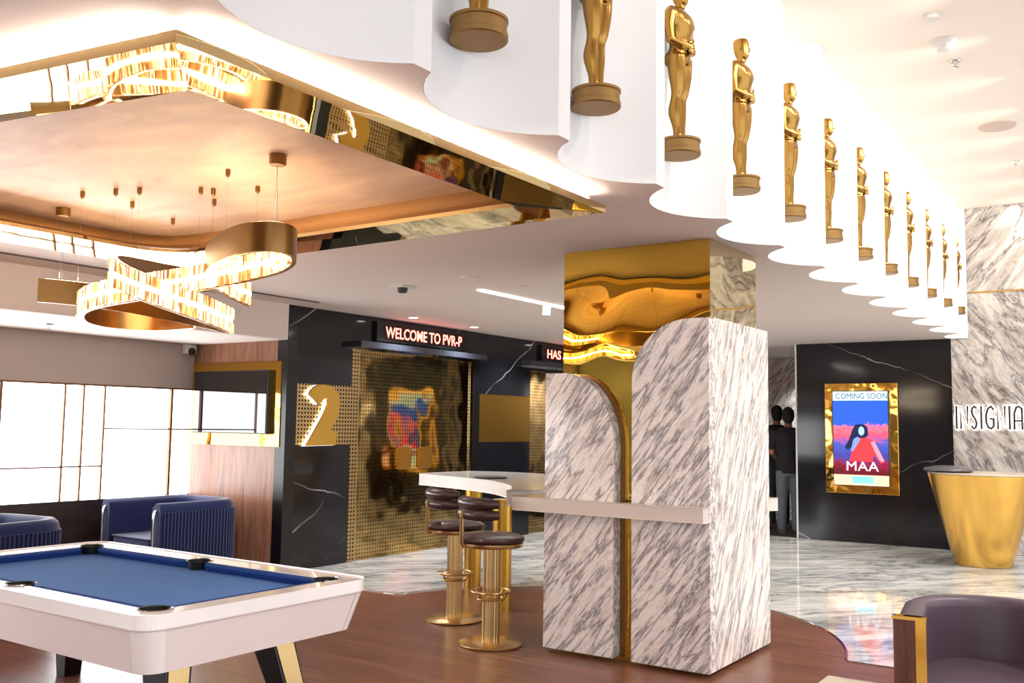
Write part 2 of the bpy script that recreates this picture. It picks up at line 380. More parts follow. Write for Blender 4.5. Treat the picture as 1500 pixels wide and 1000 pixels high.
# niche fascia: vertical scalloped wall above the soffit edge
b = BM(); lo = [b.verts.new((x, y - 0.003, ZC - 0.001)) for x, y in edge]; hi = [b.verts.new((x, y - 0.003, ZU)) for x, y in edge]
lo2 = [b.verts.new((x, YE + dep + 0.08, ZC + 0.004)) for x, y in edge]; hi2 = [b.verts.new((x, YE + dep + 0.08, ZU)) for x, y in edge]
for i in range(len(edge) - 1):
    for f in ((lo[i], lo[i + 1], hi[i + 1], hi[i]), (lo2[i], lo2[i + 1], hi2[i + 1], hi2[i])):
        b.faces.new(f)
fasc = obj('wall_niches', b, M_white, smooth=30); fasc['kind'] = 'structure'
# tall hall ceiling
struct('ceiling', boxm(-4, XW2 + 0.1, -6, YE + dep + 0.1, ZU, ZU + 0.06), M_upper)
# recess (tray) ceiling with sloped cove
b = BM(); rb = roundpoly([(2.20, 3.01), (4.42, 3.02), (4.42, 6.16), (1.62, 6.16)], [0, 0, 0.45, 0])
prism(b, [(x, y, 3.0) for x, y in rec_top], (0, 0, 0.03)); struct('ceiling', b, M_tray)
b = BM(); N = len(rb)
prof = [(1.0, 3.0), (0.8, 2.975), (0.62, 2.94), (0.62, 2.92), (0.3, 2.90), (0.0, 2.876)]
loops = []
for t, z in prof: loops.append([b.verts.new((rb[i][0] * (1 - t) + rec_top[i][0] * t, rb[i][1] * (1 - t) + rec_top[i][1] * t, z)) for i in range(N)])
for A, B in zip(loops, loops[1:]):
    for i in range(N): b.faces.new((A[i], A[(i + 1) % N], B[(i + 1) % N], B[i]))
struct('trim_2', b, mat('tray_cove_gold', rgb(206, 160, 104), 0.35, 0.6), smooth=50)
# mirrored frame hung under the soffit, its face tilted up towards the tray
fo = [(1.80, 2.545), (4.625, 2.545), (4.66, 6.48), (1.17, 6.48)]
fo_d = roundpoly(fo, [0, 0, 0.01, 0]); fi = roundpoly([(2.19, 3.0), (4.41, 3.01), (4.41, 6.15), (1.62, 6.15)], [0, 0, 0.4, 0])
b = BM(); loops = [[b.verts.new((x, y, z)) for x, y in lp] for lp, z in ((fo_d, 2.80), (fi, 2.85), (fi, 2.875), (fo_d, 2.842))]
for A, B in zip(loops, loops[1:] + loops[:1]):
    for i in range(len(A)): b.faces.new((A[i], A[(i + 1) % len(A)], B[(i + 1) % len(A)], B[i]))
struct('trim_3', b, M_traymirror)
for k, (p, q) in enumerate(((fo[0], fo[1]), (fo[3], fo[0]))):    # concealed strip lights above the frame
    p = Vector((*p, 0)); q = Vector((*q, 0)); d = (q - p).normalized(); nn = Vector((-d.y, d.x, 0)); 
    a = p + d * 0.08 + nn * 0.04; c = q - d * 0.12 + nn * 0.04
    b = BM(); prism(b, [a + Vector((0, 0, 2.8475)), c + Vector((0, 0, 2.8475)), c + nn * 0.02 + Vector((0, 0, 2.8475)), a + nn * 0.02 + Vector((0, 0, 2.8475))], (0, 0, 0.02))
    o = obj('trim_4' if k == 0 else 'trim_5', b, M_led); o['kind'] = 'structure'
# slot diffuser near lounge fascia
struct('trim_6', boxm(0.5, 7.2, 7.43, 7.49, ZC - 0.004, ZC + 0.001), mat('slot_dark', rgb(70, 62, 58), 0.6))

# ------------------------------------------------------------------ walls
struct('wall_behind', boxm(-4.1, -4.0, 2.6, 9.6, 0, ZC), mat('rear_wall_paint', rgb(112, 106, 98), 0.7))  # unseen wall, added and kept dark for the gold column's reflection
# wall A: black marble with gold band and doors
def wall_seg(x0, x1, z0, z1, m, name='wall_left'): return struct(name, boxm(x0, x1, YW, YW + 0.15, z0, z1), m)
wall_seg(7.165, 8.17, 0, 1.36, M_black); wall_seg(7.165, 8.17, 1.36, 2.04, M_perf); wall_seg(7.165, 8.17, 2.04, ZC, M_black)
wall_seg(8.17, 10.60, 2.49, ZC, M_black); wall_seg(10.72, 12.0, 0, 1.37, M_black)
wall_seg(10.72, 12.0, 1.37, 2.04, M_satin); wall_seg(10.60, 12.0, 2.04, ZC, M_black); wall_seg(12.0, 14.4, 2.44, ZC, M_black)
wall_seg(14.3, 17.2, 0, ZC, M_black)
wall_seg(10.60, 10.72, 0, 2.04, M_blacklac)
# gold mirrored doors
d1 = obj('door_1', boxm(8.17, 9.36, YW + 0.02, YW + 0.09, 0.0, 2.49), M_doorgold); d1['kind'] = 'structure'
d1b = obj('door_2', boxm(9.365, 10.60, YW + 0.02, YW + 0.09, 0.0, 2.49), M_doorgold); d1b['kind'] = 'structure'
d2 = obj('door_3', boxm(12.0, 14.3, YW + 0.02, YW + 0.09, 0.0, 2.44), M_doorgold); d2['kind'] = 'structure'
for d, x0, x1 in ((d1, 9.02, 9.26), (d1b, 9.44, 9.68)):
    b = BM(); prism(b, [(x, YW - 0.012, z) for x, z in rrect(x0, x1, 1.045, 1.315, 0.05)], (0, 0.032, 0)); obj('door_handle', b, M_satin, d, bevel=0.004)
b = BM(); box(b, 8.17, 8.30, YW + 0.0, YW + 0.018, 0, 2.47); obj('perforated_strip', b, M_perf, d1)
b = BM(); box(b, 10.50, 10.515, YW + 0.0, YW + 0.018, 0, 2.47); obj('edge_rail', b, M_chrome, d1b)
# canopies over the doors
for x0, x1, nm in ((8.15, 10.66, 'trim_7'), (11.75, 14.2, 'trim_8')):
    struct(nm, boxm(x0, x1, YW - 0.16, YW, 2.50, 2.575), mat('canopy_gloss', rgb(52, 56, 66), 0.12, coat=1.0), bevel=0.006)
# LED signs
def led_sign(x0, x1, z0, z1, txt, lab):
    t = empty('led_sign', (x0, YW - 0.002, z0), lab, 'sign')
    b = BM(); box(b, 0, x1 - x0, -0.05, 0, 0, z1 - z0); obj('housing', b, M_blackplastic, t, bevel=0.004)
    b = BM(); box(b, 0.13, x1 - x0 - 0.12, -0.054, -0.0505, 0.035, z1 - z0 - 0.045); obj('display_panel', b, M_signback, t)
    w_ = x1 - x0 - 0.31
    o = text_mesh('lettering', txt, 0.19, 0.0015, M_signred, t, Matrix.Identity(4), bold=0.002)
    xs = [v.co.x for v in o.data.vertices]; k = w_ / (max(xs) - min(xs)); mn = min(xs)
    o.data.transform(frame_mat((0.15, -0.056, 0.055), (1, 0, 0), (0, 0, 1)) @ Matrix.Diagonal((k, 1.0, 1, 1)) @ Matrix.Translation((-mn, 0, 0)))
    return t
led_sign(8.53, 10.37, 2.605, 2.85, 'WELCOME TO PVR-P', 'black sign with red letters reading WELCOME TO above the gold doors')
led_sign(12.24, 13.9, 2.60, 2.85, 'HAS ARRIVED', 'black sign with red letters half hidden behind the mirrored column')
# the large numeral
def px2(u, v): return (7.20 + (u - 75) / 355 * 0.97, 2.04 - (v - 435) / 315 * 0.68)
two = [(160, 492), (170, 470), (190, 449), (212, 440), (240, 437), (272, 442), (300, 455), (322, 480), (334, 515), (336, 550), (330, 585), (318, 618), (300, 650), (285, 672), (325, 684), (318, 752), (152, 755), (180, 708), (210, 655), (238, 605), (256, 565), (266, 535), (264, 515), (255, 507), (244, 512), (230, 526), (216, 541), (190, 517)]
t = empty('number_sign', (7.7, YW - 0.002, 1.36), 'large gold numeral 2 with white glowing rim on the perforated brass panel', 'sign')
P2 = [px2(u, v) for u, v in two]
b = BM(); prism(b, [(x - 7.7, -0.045, z - 1.36) for x, z in P2], (0, -0.03, 0)); obj('gold_face', b, mat('numeral_gold', rgb(206, 160, 70), 0.35, 0.8), t)
cxx = sum(p[0] for p in P2) / len(P2); czz = sum(p[1] for p in P2) / len(P2)
off = []
for i in range(len(P2)):
    a = Vector(P2[i - 1]); c = Vector(P2[(i + 1) % len(P2)]); d = (c - a).normalized(); nrm = Vector((d.y, -d.x)); 
    p = Vector(P2[i]) - nrm * 0.0
    off.append((p.x - 0.009, p.y - 0.004))
b = BM(); prism(b, [(x - 7.7, -0.004, z - 1.36) for x, z in off], (0, -0.036, 0)); obj('lit_rim', b, M_haloback, t)

# fascia over the lounge, lounge ceiling, window wall, tv wall
struct('wall_lounge_fascia', boxm(-4, XTV, YW, YW + 0.12, ZL, ZC), M_soffit)
struct('ceiling', boxm(-4, XTV + 0.2, YW + 0.12, YWIN + 0.1, ZL, ZL + 0.04), M_upper)
struct('wall_back_lounge', boxm(-4, XTV, YWIN, YWIN + 0.12, 1.985, ZL), M_wallpaint)
struct('wall_back_lounge', boxm(-4, XTV, YWIN, YWIN + 0.12, 0, 0.755), M_darkwood)
WN = 0
wins = [(-3.9, -2.0), (-1.96, 0.0), (0.04, 2.0), (2.04, 4.0), (4.04, 4.885), (4.915, 6.855), (6.885, 7.155)]
for x0, x1 in wins:
    WN += 1
    o = obj('window_%d' % WN, boxm(x0, x1, YWIN + 0.03, YWIN + 0.06, 0.755, 1.985), M_window); o['kind'] = 'structure'
    b = BM(); box(b, x0 - 0.028, x0, YWIN - 0.01, YWIN + 0.03, 0.755, 1.985)
    box(b, x0, x1, YWIN + 0.0, YWIN + 0.03, 1.965, 1.985)
    if abs(x0 - 4.915) < 0.01:
        for xm in (5.575, 5.785, 6.03): box(b, xm - 0.009, xm + 0.009, YWIN, YWIN + 0.03, 0.755, 1.965)
        box(b, x0, 6.02, YWIN + 0.002, YWIN + 0.028, 1.10, 1.116)
        box(b, 6.04, x1, YWIN + 0.002, YWIN + 0.028, 1.50, 1.516)
    elif x1 - x0 < 0.4: box(b, x0, x1, YWIN + 0.002, YWIN + 0.028, 1.50, 1.516)
    else:
        for xm in (x0 + 0.7, x0 + 1.1):
            if xm < x1 - 0.1: box(b, xm - 0.009, xm + 0.009, YWIN, YWIN + 0.03, 0.755, 1.965)
        box(b, x0, x1, YWIN + 0.002, YWIN + 0.028, 1.10, 1.116)
    obj('window_frame', b, M_mull, o)
struct('wall_right_lounge', boxm(XTV, XTV + 0.15, YW + 0.15, YWIN + 0.12, 0, 1.34), M_panel)
struct('wall_right_lounge', boxm(XTV, XTV + 0.15, YW + 0.15, YWIN + 0.12, 1.34, ZL), M_panel)
struct('trim_9', boxm(XTV - 0.005, XTV + 0.15, YW - 0.01, YW + 0.148, 0, ZL), M_blacklac)
# tv with its gold surround
t = empty('television', (XTV - 0.002, 8.72, 1.34), 'wall-mounted black television in a wide gold surround beside the lit windows', 'television')
b = BM()
y0, y1, z0, z1 = -0.77, 0.74, 0.0, 0.935; iy0, iy1, iz0, iz1 = -0.63, 0.64, 0.13, 0.84
for a_ in ((y0, y1, z0, iz0), (y0, y1, iz1, z1), (y0, iy0, iz0, iz1), (iy1, y1, iz0, iz1)): box(b, -0.015, 0, a_[0], a_[1], a_[2], a_[3])
obj('gold_surround', b, M_framegold, t)
obj('screen_housing', boxm(-0.075, 0, iy0 + 0.002, iy1 - 0.002, iz0 + 0.002, iz1 - 0.002), M_blackplastic, t)
obj('screen', boxm(-0.079, -0.0755, iy0 + 0.015, iy1 - 0.015, iz0 + 0.015, iz1 - 0.015), M_tv, t)
# cctv
t = empty('security_camera', (7.06, YWIN - 0.002, 2.46), 'small white dome security camera in the corner above the windows', 'security camera')
b = BM(); box(b, -0.08, 0.07, -0.07, 0, -0.07, 0.04); obj('housing', b, M_whiteplastic, t, bevel=0.01)
b = BM(); bmesh.ops.create_uvsphere(b, u_segments=20, v_segments=12, radius=0.045, matrix=Matrix.Translation((-0.005, -0.08, -0.045))); obj('lens_dome', b, M_blackplastic, t, smooth=True)

# wall B (far): black panel with poster screen, marble with letters
struct('wall_far', boxm(XW2, XW2 + 0.3, 2.404, 4.565, 0, ZC), M_black)
struct('wall_far', boxm(XW2 - 0.005, XW2 + 0.3, 4.565, 4.59, 0, ZC), M_whiteplastic)
struct('wall_far', boxm(XW2 - 0.01, XW2 + 0.3, -6, 2.402, 0, 3.51), M_wallmarble2)
struct('wall_far', boxm(XW2 - 0.01, XW2 + 0.3, -6, 2.402, 3.53, ZU), M_wallmarble)
struct('trim_10', boxm(XW2 - 0.014, XW2 + 0.1, -6, 2.402, 3.51, 3.53), M_satin)
struct('wall_corridor', boxm(17.0, 17.2, 4.0, 8.0, 0, ZC), M_wallmarble)
struct('wall_corridor', boxm(XW2 + 0.3, 17.0, 4.35, 4.45, 0, ZC), M_black)
# poster screen
t = empty('poster_screen', (XW2 - 0.002, 3.625, 0.70), 'glowing COMING SOON film poster screen in a polished gold frame on black marble', 'poster screen')
b = BM(); box(b, -0.035, 0, -0.51, 0.515, 0, 1.59); obj('gold_frame', b, M_framegold, t, bevel=0.006)
b = BM(); box(b, -0.075, -0.0355, -0.395, 0.395, 0.11, 1.48); obj('screen_housing', b, M_blackplastic, t)
def emis(name, c, s): return mat(name, c, 0.4, emit=c, estr=s)
mp = mat('poster_picture', (0, 0, 0, 1), 0.3)
cz = coord(mp, (1, 1, 1)); spz = nd(mp, 'ShaderNodeSeparateXYZ'); lk(mp, cz, spz.inputs[0])
nz = noise_tex(mp, coord(mp, (1, 4, 7)), 1.6, 7, 0.7, 1.5)
hgt = mth(mp, 'ADD', mth(mp, 'MULTIPLY', nz, 0.5), mth(mp, 'SUBTRACT', spz.outputs['Z'], 0.25))
pc = ramp(mp, hgt, [(0.30, rgb(96, 4, 26)), (0.42, rgb(150, 10, 50)), (0.52, rgb(60, 60, 150)), (0.72, rgb(70, 90, 190)), (0.84, rgb(235, 80, 110)), (0.97, rgb(240, 120, 140)), (1.0, rgb(40, 70, 220))])
pc2 = ramp(mp, mth(mp, 'ADD', mth(mp, 'MULTIPLY', nz, 0.25), mth(mp, 'SUBTRACT', spz.outputs['Z'], 0.0)), [(0.0, rgb(20, 24, 160)), (1.0, rgb(30, 90, 225))])
sel = mth(mp, 'GREATER_THAN', mth(mp, 'ADD', spz.outputs['Z'], mth(mp, 'MULTIPLY', nz, 0.3)), 1.14)
pm = mixc(mp, sel, pc, pc2); lk(mp, pm, bsdf(mp).inputs['Emission Color']); bsdf(mp).inputs['Emission Strength'].default_value = 0.8
pic = obj('picture', boxm(-0.077, -0.0752, -0.385, 0.385, 0.12, 1.47), mp, t)
def flat(name, pts, m, dx): b = BM(); prism(b, [(dx, y, z) for y, z in pts], (-0.0006, 0, 0)); return obj(name, b, m, t)
# picture y axis: viewer's left is +Y
flat('title_band', [(0.385, 1.34), (-0.385, 1.34), (-0.385, 1.47), (0.385, 1.47)], emis('band_blue', rgb(190, 225, 245), 0.77), -0.0775)
flat('ticket_band', [(0.385, 0.12), (-0.385, 0.12), (-0.385, 0.27), (0.385, 0.27)], emis('band_peach', rgb(225, 175, 150), 0.72), -0.0775)
flat('ticket_button', [(0.13, 0.15), (-0.17, 0.15), (-0.17, 0.25), (0.13, 0.25)], emis('button_cyan', rgb(110, 225, 240), 0.77), -0.0785)
flat('hair', [(0.0, 1.0), (0.07, 0.99), (0.12, 0.90), (0.16, 0.78), (0.22, 0.66), (0.18, 0.62), (0.05, 0.74), (-0.06, 0.80), (-0.11, 0.84), (-0.10, 0.95), (-0.06, 0.99)], emis('print_hair', rgb(16, 22, 70), 0.55), -0.0775)
flat('robe', [(0.09, 0.76), (0.02, 0.80), (-0.08, 0.80), (-0.19, 0.76), (-0.26, 0.62), (-0.33, 0.46), (-0.28, 0.44), (-0.18, 0.56), (-0.16, 0.46), (0.16, 0.46), (0.12, 0.62)], emis('print_red', rgb(220, 50, 60), 0.66), -0.0785)
flat('shoulder', [(0.10, 0.78), (0.04, 0.82), (0.0, 0.78), (0.10, 0.62), (0.14, 0.60)], emis('print_skinblue', rgb(110, 140, 205), 0.66), -0.0795)
flat('arm', [(-0.19, 0.76), (-0.14, 0.74), (-0.20, 0.60), (-0.27, 0.47), (-0.33, 0.47), (-0.26, 0.62)], emis('print_pink', rgb(225, 130, 150), 0.66), -0.0795)
flat('face', [(0.035 * math.cos(a) * 1.2 - 0.015, 0.9 + 0.065 * math.sin(a)) for a in [i * PI / 8 for i in range(16)]], emis('print_face', rgb(150, 190, 225), 0.66), -0.0795)
wht = emis('print_white', rgb(235, 235, 245), 0.83); drk = emis('print_dark', rgb(24, 60, 100), 0.44)
fm = lambda y, z, dx: frame_mat((dx, y, z), (0, -1, 0), (0, 0, 1))
text_mesh('film_title', 'MAA', 0.19, 0.001, wht, t, fm(0.215, 0.33, -0.0805), 1.12, 1.05, 0.0)
text_mesh('coming_soon_lettering', 'COMING SOON', 0.115, 0.001, mat('print_navy', rgb(10, 26, 60), 0.5), t, fm(0.345, 1.365, -0.0795), 0.88, 1.0, 0.0)
# letters on marble
t = empty('wall_lettering', (XW2 - 0.012, 2.372, 1.655), 'backlit dark letters spelling INSIGNIA on the pale marble wall', 'sign')
STROKES = {'I': [[(0.5, 0), (0.5, 1)]], 'N': [[(0.06, 0), (0.06, 1), (0.94, 0), (0.94, 1)]],
 'S': [[(0.9, 0.92), (0.6, 1.0), (0.25, 0.93), (0.12, 0.76), (0.3, 0.58), (0.7, 0.42), (0.9, 0.22), (0.7, 0.05), (0.4, 0.0), (0.08, 0.1)]],
 'G': [[(0.92, 0.86), (0.65, 1.0), (0.3, 0.9), (0.08, 0.62), (0.08, 0.3), (0.3, 0.06), (0.62, 0.0), (0.92, 0.12), (0.92, 0.44), (0.55, 0.44)]],
 'A': [[(0.04, 0), (0.06, 0.7), (0.3, 0.95), (0.6, 1.0), (0.94, 0.9), (0.96, 0)], [(0.06, 0.36), (0.95, 0.36)]]}
def stroke(bm, P_, wid, x, th):       # flat ribbon strokes in the wall plane (P_ = (u along -Y, z))
    P_ = [Vector(p) for p in P_]; N_ = len(P_); L_, R_ = [], []
    for i, p in enumerate(P_):
        d0 = (p - P_[i - 1]).normalized() if i else None; d1 = (P_[i + 1] - p).normalized() if i < N_ - 1 else None
        d0 = d0 or d1; d1 = d1 or d0; n0 = Vector((-d0.y, d0.x)); n1 = Vector((-d1.y, d1.x)); m_ = (n0 + n1); m_ = m_ / max(0.5, m_.length_squared / 2) if m_.length > 1e-4 else n0
        e_ = (-d0 if i == 0 else d0 if i == N_ - 1 else Vector((0, 0))) * wid * 0.35
        L_.append(p + m_ * wid / 2 + e_); R_.append(p - m_ * wid / 2 + e_)
    def V(p, xx): return bm.verts.new((xx, -p.x, p.y))
    a = [V(p, x) for p in L_]; c = [V(p, x) for p in R_]; a2 = [V(p, x - th) for p in L_]; c2 = [V(p, x - th) for p in R_]
    for i in range(N_ - 1):
        bm.faces.new((a[i], a[i + 1], c[i + 1], c[i])); bm.faces.new((a2[i], c2[i], c2[i + 1], a2[i + 1]))
        bm.faces.new((a[i], a2[i], a2[i + 1], a[i + 1])); bm.faces.new((c[i], c[i + 1], c2[i + 1], c2[i]))
    bm.faces.new((a[0], c[0], c2[0], a2[0])); bm.faces.new((a[-1], a2[-1], c2[-1], c[-1]))
yy = 0.015
for ch, wd in zip('INSIGNIA', (0.055, 0.125, 0.105, 0.06, 0.135, 0.125, 0.06, 0.13)):
    b = BM(); b2 = BM(); wd *= 1.07; lw = wd - 0.037
    for S_ in STROKES[ch]:
        PP = [(yy + (u * lw if ch != 'I' else 0.5 * lw), v * 0.30) for u, v in S_]
        stroke(b, PP, 0.026, -0.045, 0.012); stroke(b2, PP, 0.050, -0.008, 0.02)
    a = obj('letter', b, M_letter, t); obj('backlight', b2, M_haloback, a)
    yy += wd

# ------------------------------------------------------------------ mirrored column with marble slabs and shelf
t = empty('mirrored_column', (6.5, 3.1, 0), 'gold mirrored column wrapped in arched marble slabs with a pale stone shelf', 'column')
def P(x, y, z): return (x - 6.5, y - 3.1, z)
def cbox(x0, x1, y0, y1, z0, z1): return boxm(x0 - 6.5, x1 - 6.5, y0 - 3.1, y1 - 3.1, z0, z1)
XF = 5.90; FY = 0.988
zb = 0.03
b = BM(); v = box(b, 6.02 - 6.5, 6.90 - 6.5, 2.505 - 3.1, 3.66 - 3.1, zb, ZC - 0.002)
core = obj('mirror_core', b, [M_goldmirror, M_palemirror], t)
for p in core.data.polygons:
    if abs(p.normal.y) > 0.5: p.material_index = 1
obj('plinth', cbox(5.99, 6.88, 2.55, 3.66, 0.0, zb - 0.001), M_satin, t)
ys0, ys1, ysm = 3.735, 3.17, None
def arch(y0, y1, z1, r, left):   # outline in YZ with one rounded top corner
    pts = [(y0, zb), (y1, zb)]
    if left: # round at y0 side (viewer's left, larger y)
        pts += [(y1, z1)] + [(y0 - r + r * math.sin(a) , z1 - r + r * math.cos(a)) for a in [PI / 2 * i / 16 for i in range(0, 17)]]
    else:
        pts += [(y1 + r - r * math.sin(a), z1 - r * 1.3 + r * 1.3 * math.cos(a)) for a in [PI / 2 * (1 - i / 16) for i in range(0, 17)]] + [(y0, z1)]
    return pts
z1a = 1.985; z2a = 2.335
b = BM(); prism(b, [P(XF, y, z) for y, z in arch(3.735, 3.175, z1a, 0.40, False)], (0.1, 0, 0)); obj('marble_slab', b, M_pillar, t, bevel=0.002)
b = BM(); prism(b, [P(XF + 0.1005, y - 0.045, z + 0.0) for y, z in arch(3.78, 3.175, z1a + 0.0, 0.40, False)], (0.018, 0, 0)); obj('brass_edging', b, M_bronze, t)
b = BM(); prism(b, [P(XF, y, z) for y, z in arch(3.03, 2.467, z2a, 0.42, True)], (0.1, 0, 0)); obj('marble_slab', b, M_pillar, t, bevel=0.002)
b = BM(); box(b, XF + 0.1005 - 6.5, 7.045 - 6.5, 2.467 - 3.1, 2.504 - 3.1, zb, z2a + 0.01); obj('marble_slab', b, M_pillar2, t, bevel=0.002)
# shelf
b = BM(); sh = rrect(0, 1, 0, 1, 0.1)
pts = roundpoly([(5.875, 2.466), (5.875, 3.995), (7.1, 3.995), (7.1, 3.68), (6.2, 3.68), (XF - 0.001, 3.68)][:3] + [(7.1, 3.66), (6.0, 3.66), (6.0, 3.0)][:0], [0, 0.05, 0.05])
b = BM()
prism(b, [P(x, y, 0.99) for x, y in [(5.80, 2.467), (5.899, 2.467), (5.899, 3.745), (7.05, 3.745), (7.05, 3.99)] + [(5.86 , 3.99), (5.83, 3.98), (5.81, 3.96), (5.80, 3.93)]], (0, 0, 0.098))
obj('stone_shelf', b, M_quartz, t, bevel=0.004)
b = BM(); prism(b, [P(x, y, 0.99) for x, y in [(7.0, 2.52), (7.16, 2.44), (7.16, 3.744), (7.0, 3.744)]], (0, 0, 0.098)); obj('stone_shelf', b, M_quartz, t, bevel=0.004)

# ------------------------------------------------------------------ island bar table
t = empty('bar_table', (7.6, 5.4, 0), 'curved white stone bar table on gold pedestals behind the stools', 'bar table')
near = catmull([(7.98, 6.66), (7.83, 6.2), (7.69, 5.80), (7.44, 5.30), (7.14, 4.93), (6.88, 4.69), (6.60, 4.50), (6.40, 4.42)], 5)
far = catmull([(6.9, 4.3), (7.5, 4.72), (8.25, 5.05), (8.85, 5.5), (8.98, 6.1), (8.8, 6.62)], 6)
pl = [(p.x, p.y) if hasattr(p, 'x') else p for p in [Vector((*q,)) for q in []]]
pl = [(p[0], p[1]) for p in near] + [(6.6, 4.3)] + [(p[0], p[1]) for p in far]
b = BM(); prism(b, [(x - 7.6, y - 5.4, 0.955) for x, y in pl], (0, 0, 0.125)); obj('tabletop', b, mat('white_stone', rgb(252, 247, 240), 0.15, coat=0.4), t, bevel=0.008)
for px_, py_ in ((6.98, 4.86), (7.75, 5.75)):
    b = BM(); lathe(b, [(0.085, 0.0), (0.085, 0.954)], (px_ - 7.6, py_ - 5.4, 0), 32); obj('pedestal', b, M_satin, t, smooth=True)
t = tag(obj('table_tray', None or (lambda b: (lathe(b, [(0.001, 0), (0.16, 0.0), (0.17, 0.012), (0.16, 0.014), (0.001, 0.01)], (0, 0, 0), 32), b)[1])(BM()), M_blackplastic, smooth=True), 'small flat dark round tray lying on the white bar table', 'tray')
t.location = (7.75, 5.55, 1.0805)

# ------------------------------------------------------------------ bar stools
def make_stool(label):
    t = empty('bar_stool', (0, 0, 0), label, 'bar stool')
    b = BM(); lathe(b, [(0.235, 0), (0.24, 0.006), (0.24, 0.014), (0.225, 0.022), (0.06, 0.03)], n=48); obj('base', b, M_brass, t, smooth=True)
    b = BM(); lathe(b, [(0.062, 0.028), (0.062, 0.70)], n=96, fn=lambda a: 1 + 0.06 * math.cos(16 * a)); obj('fluted_column', b, M_brass, t, smooth=60)
    b = BM(); lathe(b, [(0.10, 0.70), (0.225, 0.712), (0.232, 0.722), (0.232, 0.742)], n=48); obj('seat_pan', b, M_brass, t, smooth=True)
    b = BM(); lathe(b, [(0.001, 0.742), (0.22, 0.742), (0.238, 0.752), (0.244, 0.768), (0.236, 0.785), (0.20, 0.80), (0.12, 0.812), (0.001, 0.816)], n=48); obj('seat', b, M_leather, t, smooth=True)
    # footrest ring with brackets
    b = BM(); tube(b, [(0.145 * math.cos(a), 0.145 * math.sin(a), 0.385) for a in [2 * PI * i / 40 for i in range(40)]], 0.008, 8, closed=True)
    tube(b, [(0.10 * math.cos(a), 0.10 * math.sin(a), 0.33) for a in [2 * PI * i / 32 for i in range(32)]], 0.007, 8, closed=True)
    for k in range(4):
        a = k * PI / 2 + 0.4; c, s = math.cos(a), math.sin(a)
        tube(b, [(0.145 * c, 0.145 * s, 0.385), (0.125 * c, 0.125 * s, 0.35), (0.10 * c, 0.10 * s, 0.33), (0.06 * c, 0.06 * s, 0.33)], 0.007, 8)
    obj('footrest', b, M_brass, t, smooth=True)
    # backrest: two rolls wrapping round the back (-X side)
    for zc_ in (1.035, 0.955):
        pts = [(0.01 + 0.225 * math.cos(a), 0.235 * math.sin(a), zc_) for a in [PI - 1.15 + 2.3 * i / 18 for i in range(19)]]
        rr = [0.028 + 0.016 * min(1, 4 * min(i, 18 - i) / 18 + 0.2) for i in range(19)]
        b = BM(); tube(b, pts, 0.044, 14, rads=rr); obj('back_roll', b, M_leather, t, smooth=True)
    for sgn in (0,):
        a = PI; c, s = math.cos(a), math.sin(a)
        b = BM(); tube(b, [(0.20 * c, 0.20 * s, 0.725), (0.245 * c, 0.245 * s, 0.727), (0.262 * c, 0.262 * s, 0.75), (0.262 * c, 0.262 * s, 0.98)], 0.016, 8); obj('back_post', b, M_brass, t, smooth=True)
    return t
st = make_stool('brown leather brass bar stool nearest the marble column'); st.location = (5.83, 4.15, 0); st.rotation_euler = (0, 0, math.radians(-22))
s2 = copy_tree(st); s2.location = (6.36, 4.90, 0); s2.rotation_euler = (0, 0, math.radians(-25)); s2['label'] = 'brown leather brass bar stool standing behind the nearer stool, left end of bar'
s3 = copy_tree(st); s3.location = (7.80, 4.42, 0); s3.rotation_euler = (0, 0, math.radians(120)); s3['label'] = 'bar stool mostly hidden behind the marble column, brass base and footrest showing'
for s_ in (st, s2, s3): s_['group'] = 'brass and leather bar stools around the bar table'

# ------------------------------------------------------------------ pool table
t = empty('pool_table', (3.08, 4.63, 0), 'white pool table with bright blue cloth and black pockets', 'pool table')
TX0, TX1, TY0, TY1 = 2.40 - 3.08, 3.745 - 3.08, 3.42 - 4.63, 5.84 - 4.63
PX0, PX1, PY0, PY1 = 2.56 - 3.08, 3.70 - 3.08, 3.60 - 4.63, 5.68 - 4.63
PX0, PX1 = TX0 + 0.15, TX1 - 0.15; PY0, PY1 = TY0 + 0.15, TY1 - 0.15
def pool_open():
    r = 0.066; e = 0.02; out = []
    def arc(c_, a0_, a1_, n_=14): return [(c_[0] + r * math.cos(a0_ + (a1_ - a0_) * i / n_), c_[1] + r * math.sin(a0_ + (a1_ - a0_) * i / n_)) for i in range(n_ + 1)]
    al = math.asin(e / r); ym_ = (PY0 + PY1) / 2
    out += arc((PX0 + e, PY0 + e), PI / 2 + 0 + (PI / 2 - math.acos(e / r)) * 0 + (PI / 2 - al) * 0 + math.radians(17.6), PI * 2 - math.radians(17.6))
    out += arc((PX1 - e, PY0 + e), PI + math.radians(17.6), 2.5 * PI - math.radians(17.6))
    out += arc((PX1, ym_), -PI / 2, PI / 2)
    out += arc((PX1 - e, PY1 - e), -PI / 2 + math.radians(17.6), PI - math.radians(17.6))
    out += arc((PX0 + e, PY1 - e), math.radians(17.6), 1.5 * PI - math.radians(17.6))
    out += arc((PX0, ym_), PI / 2, 1.5 * PI)
    return out
b = BM(); plate(b, rrect(TX0, TX1, TY0, TY1, 0.11, 8), [pool_open()], 0.745, 0.80); obj('rail', b, M_slabwhite, t, bevel=0.008)
obj('cloth_bed', boxm(PX0 + 0.001, PX1 - 0.001, PY0 + 0.001, PY1 - 0.001, 0.73, 0.755), M_cloth, t)
g = 0.075
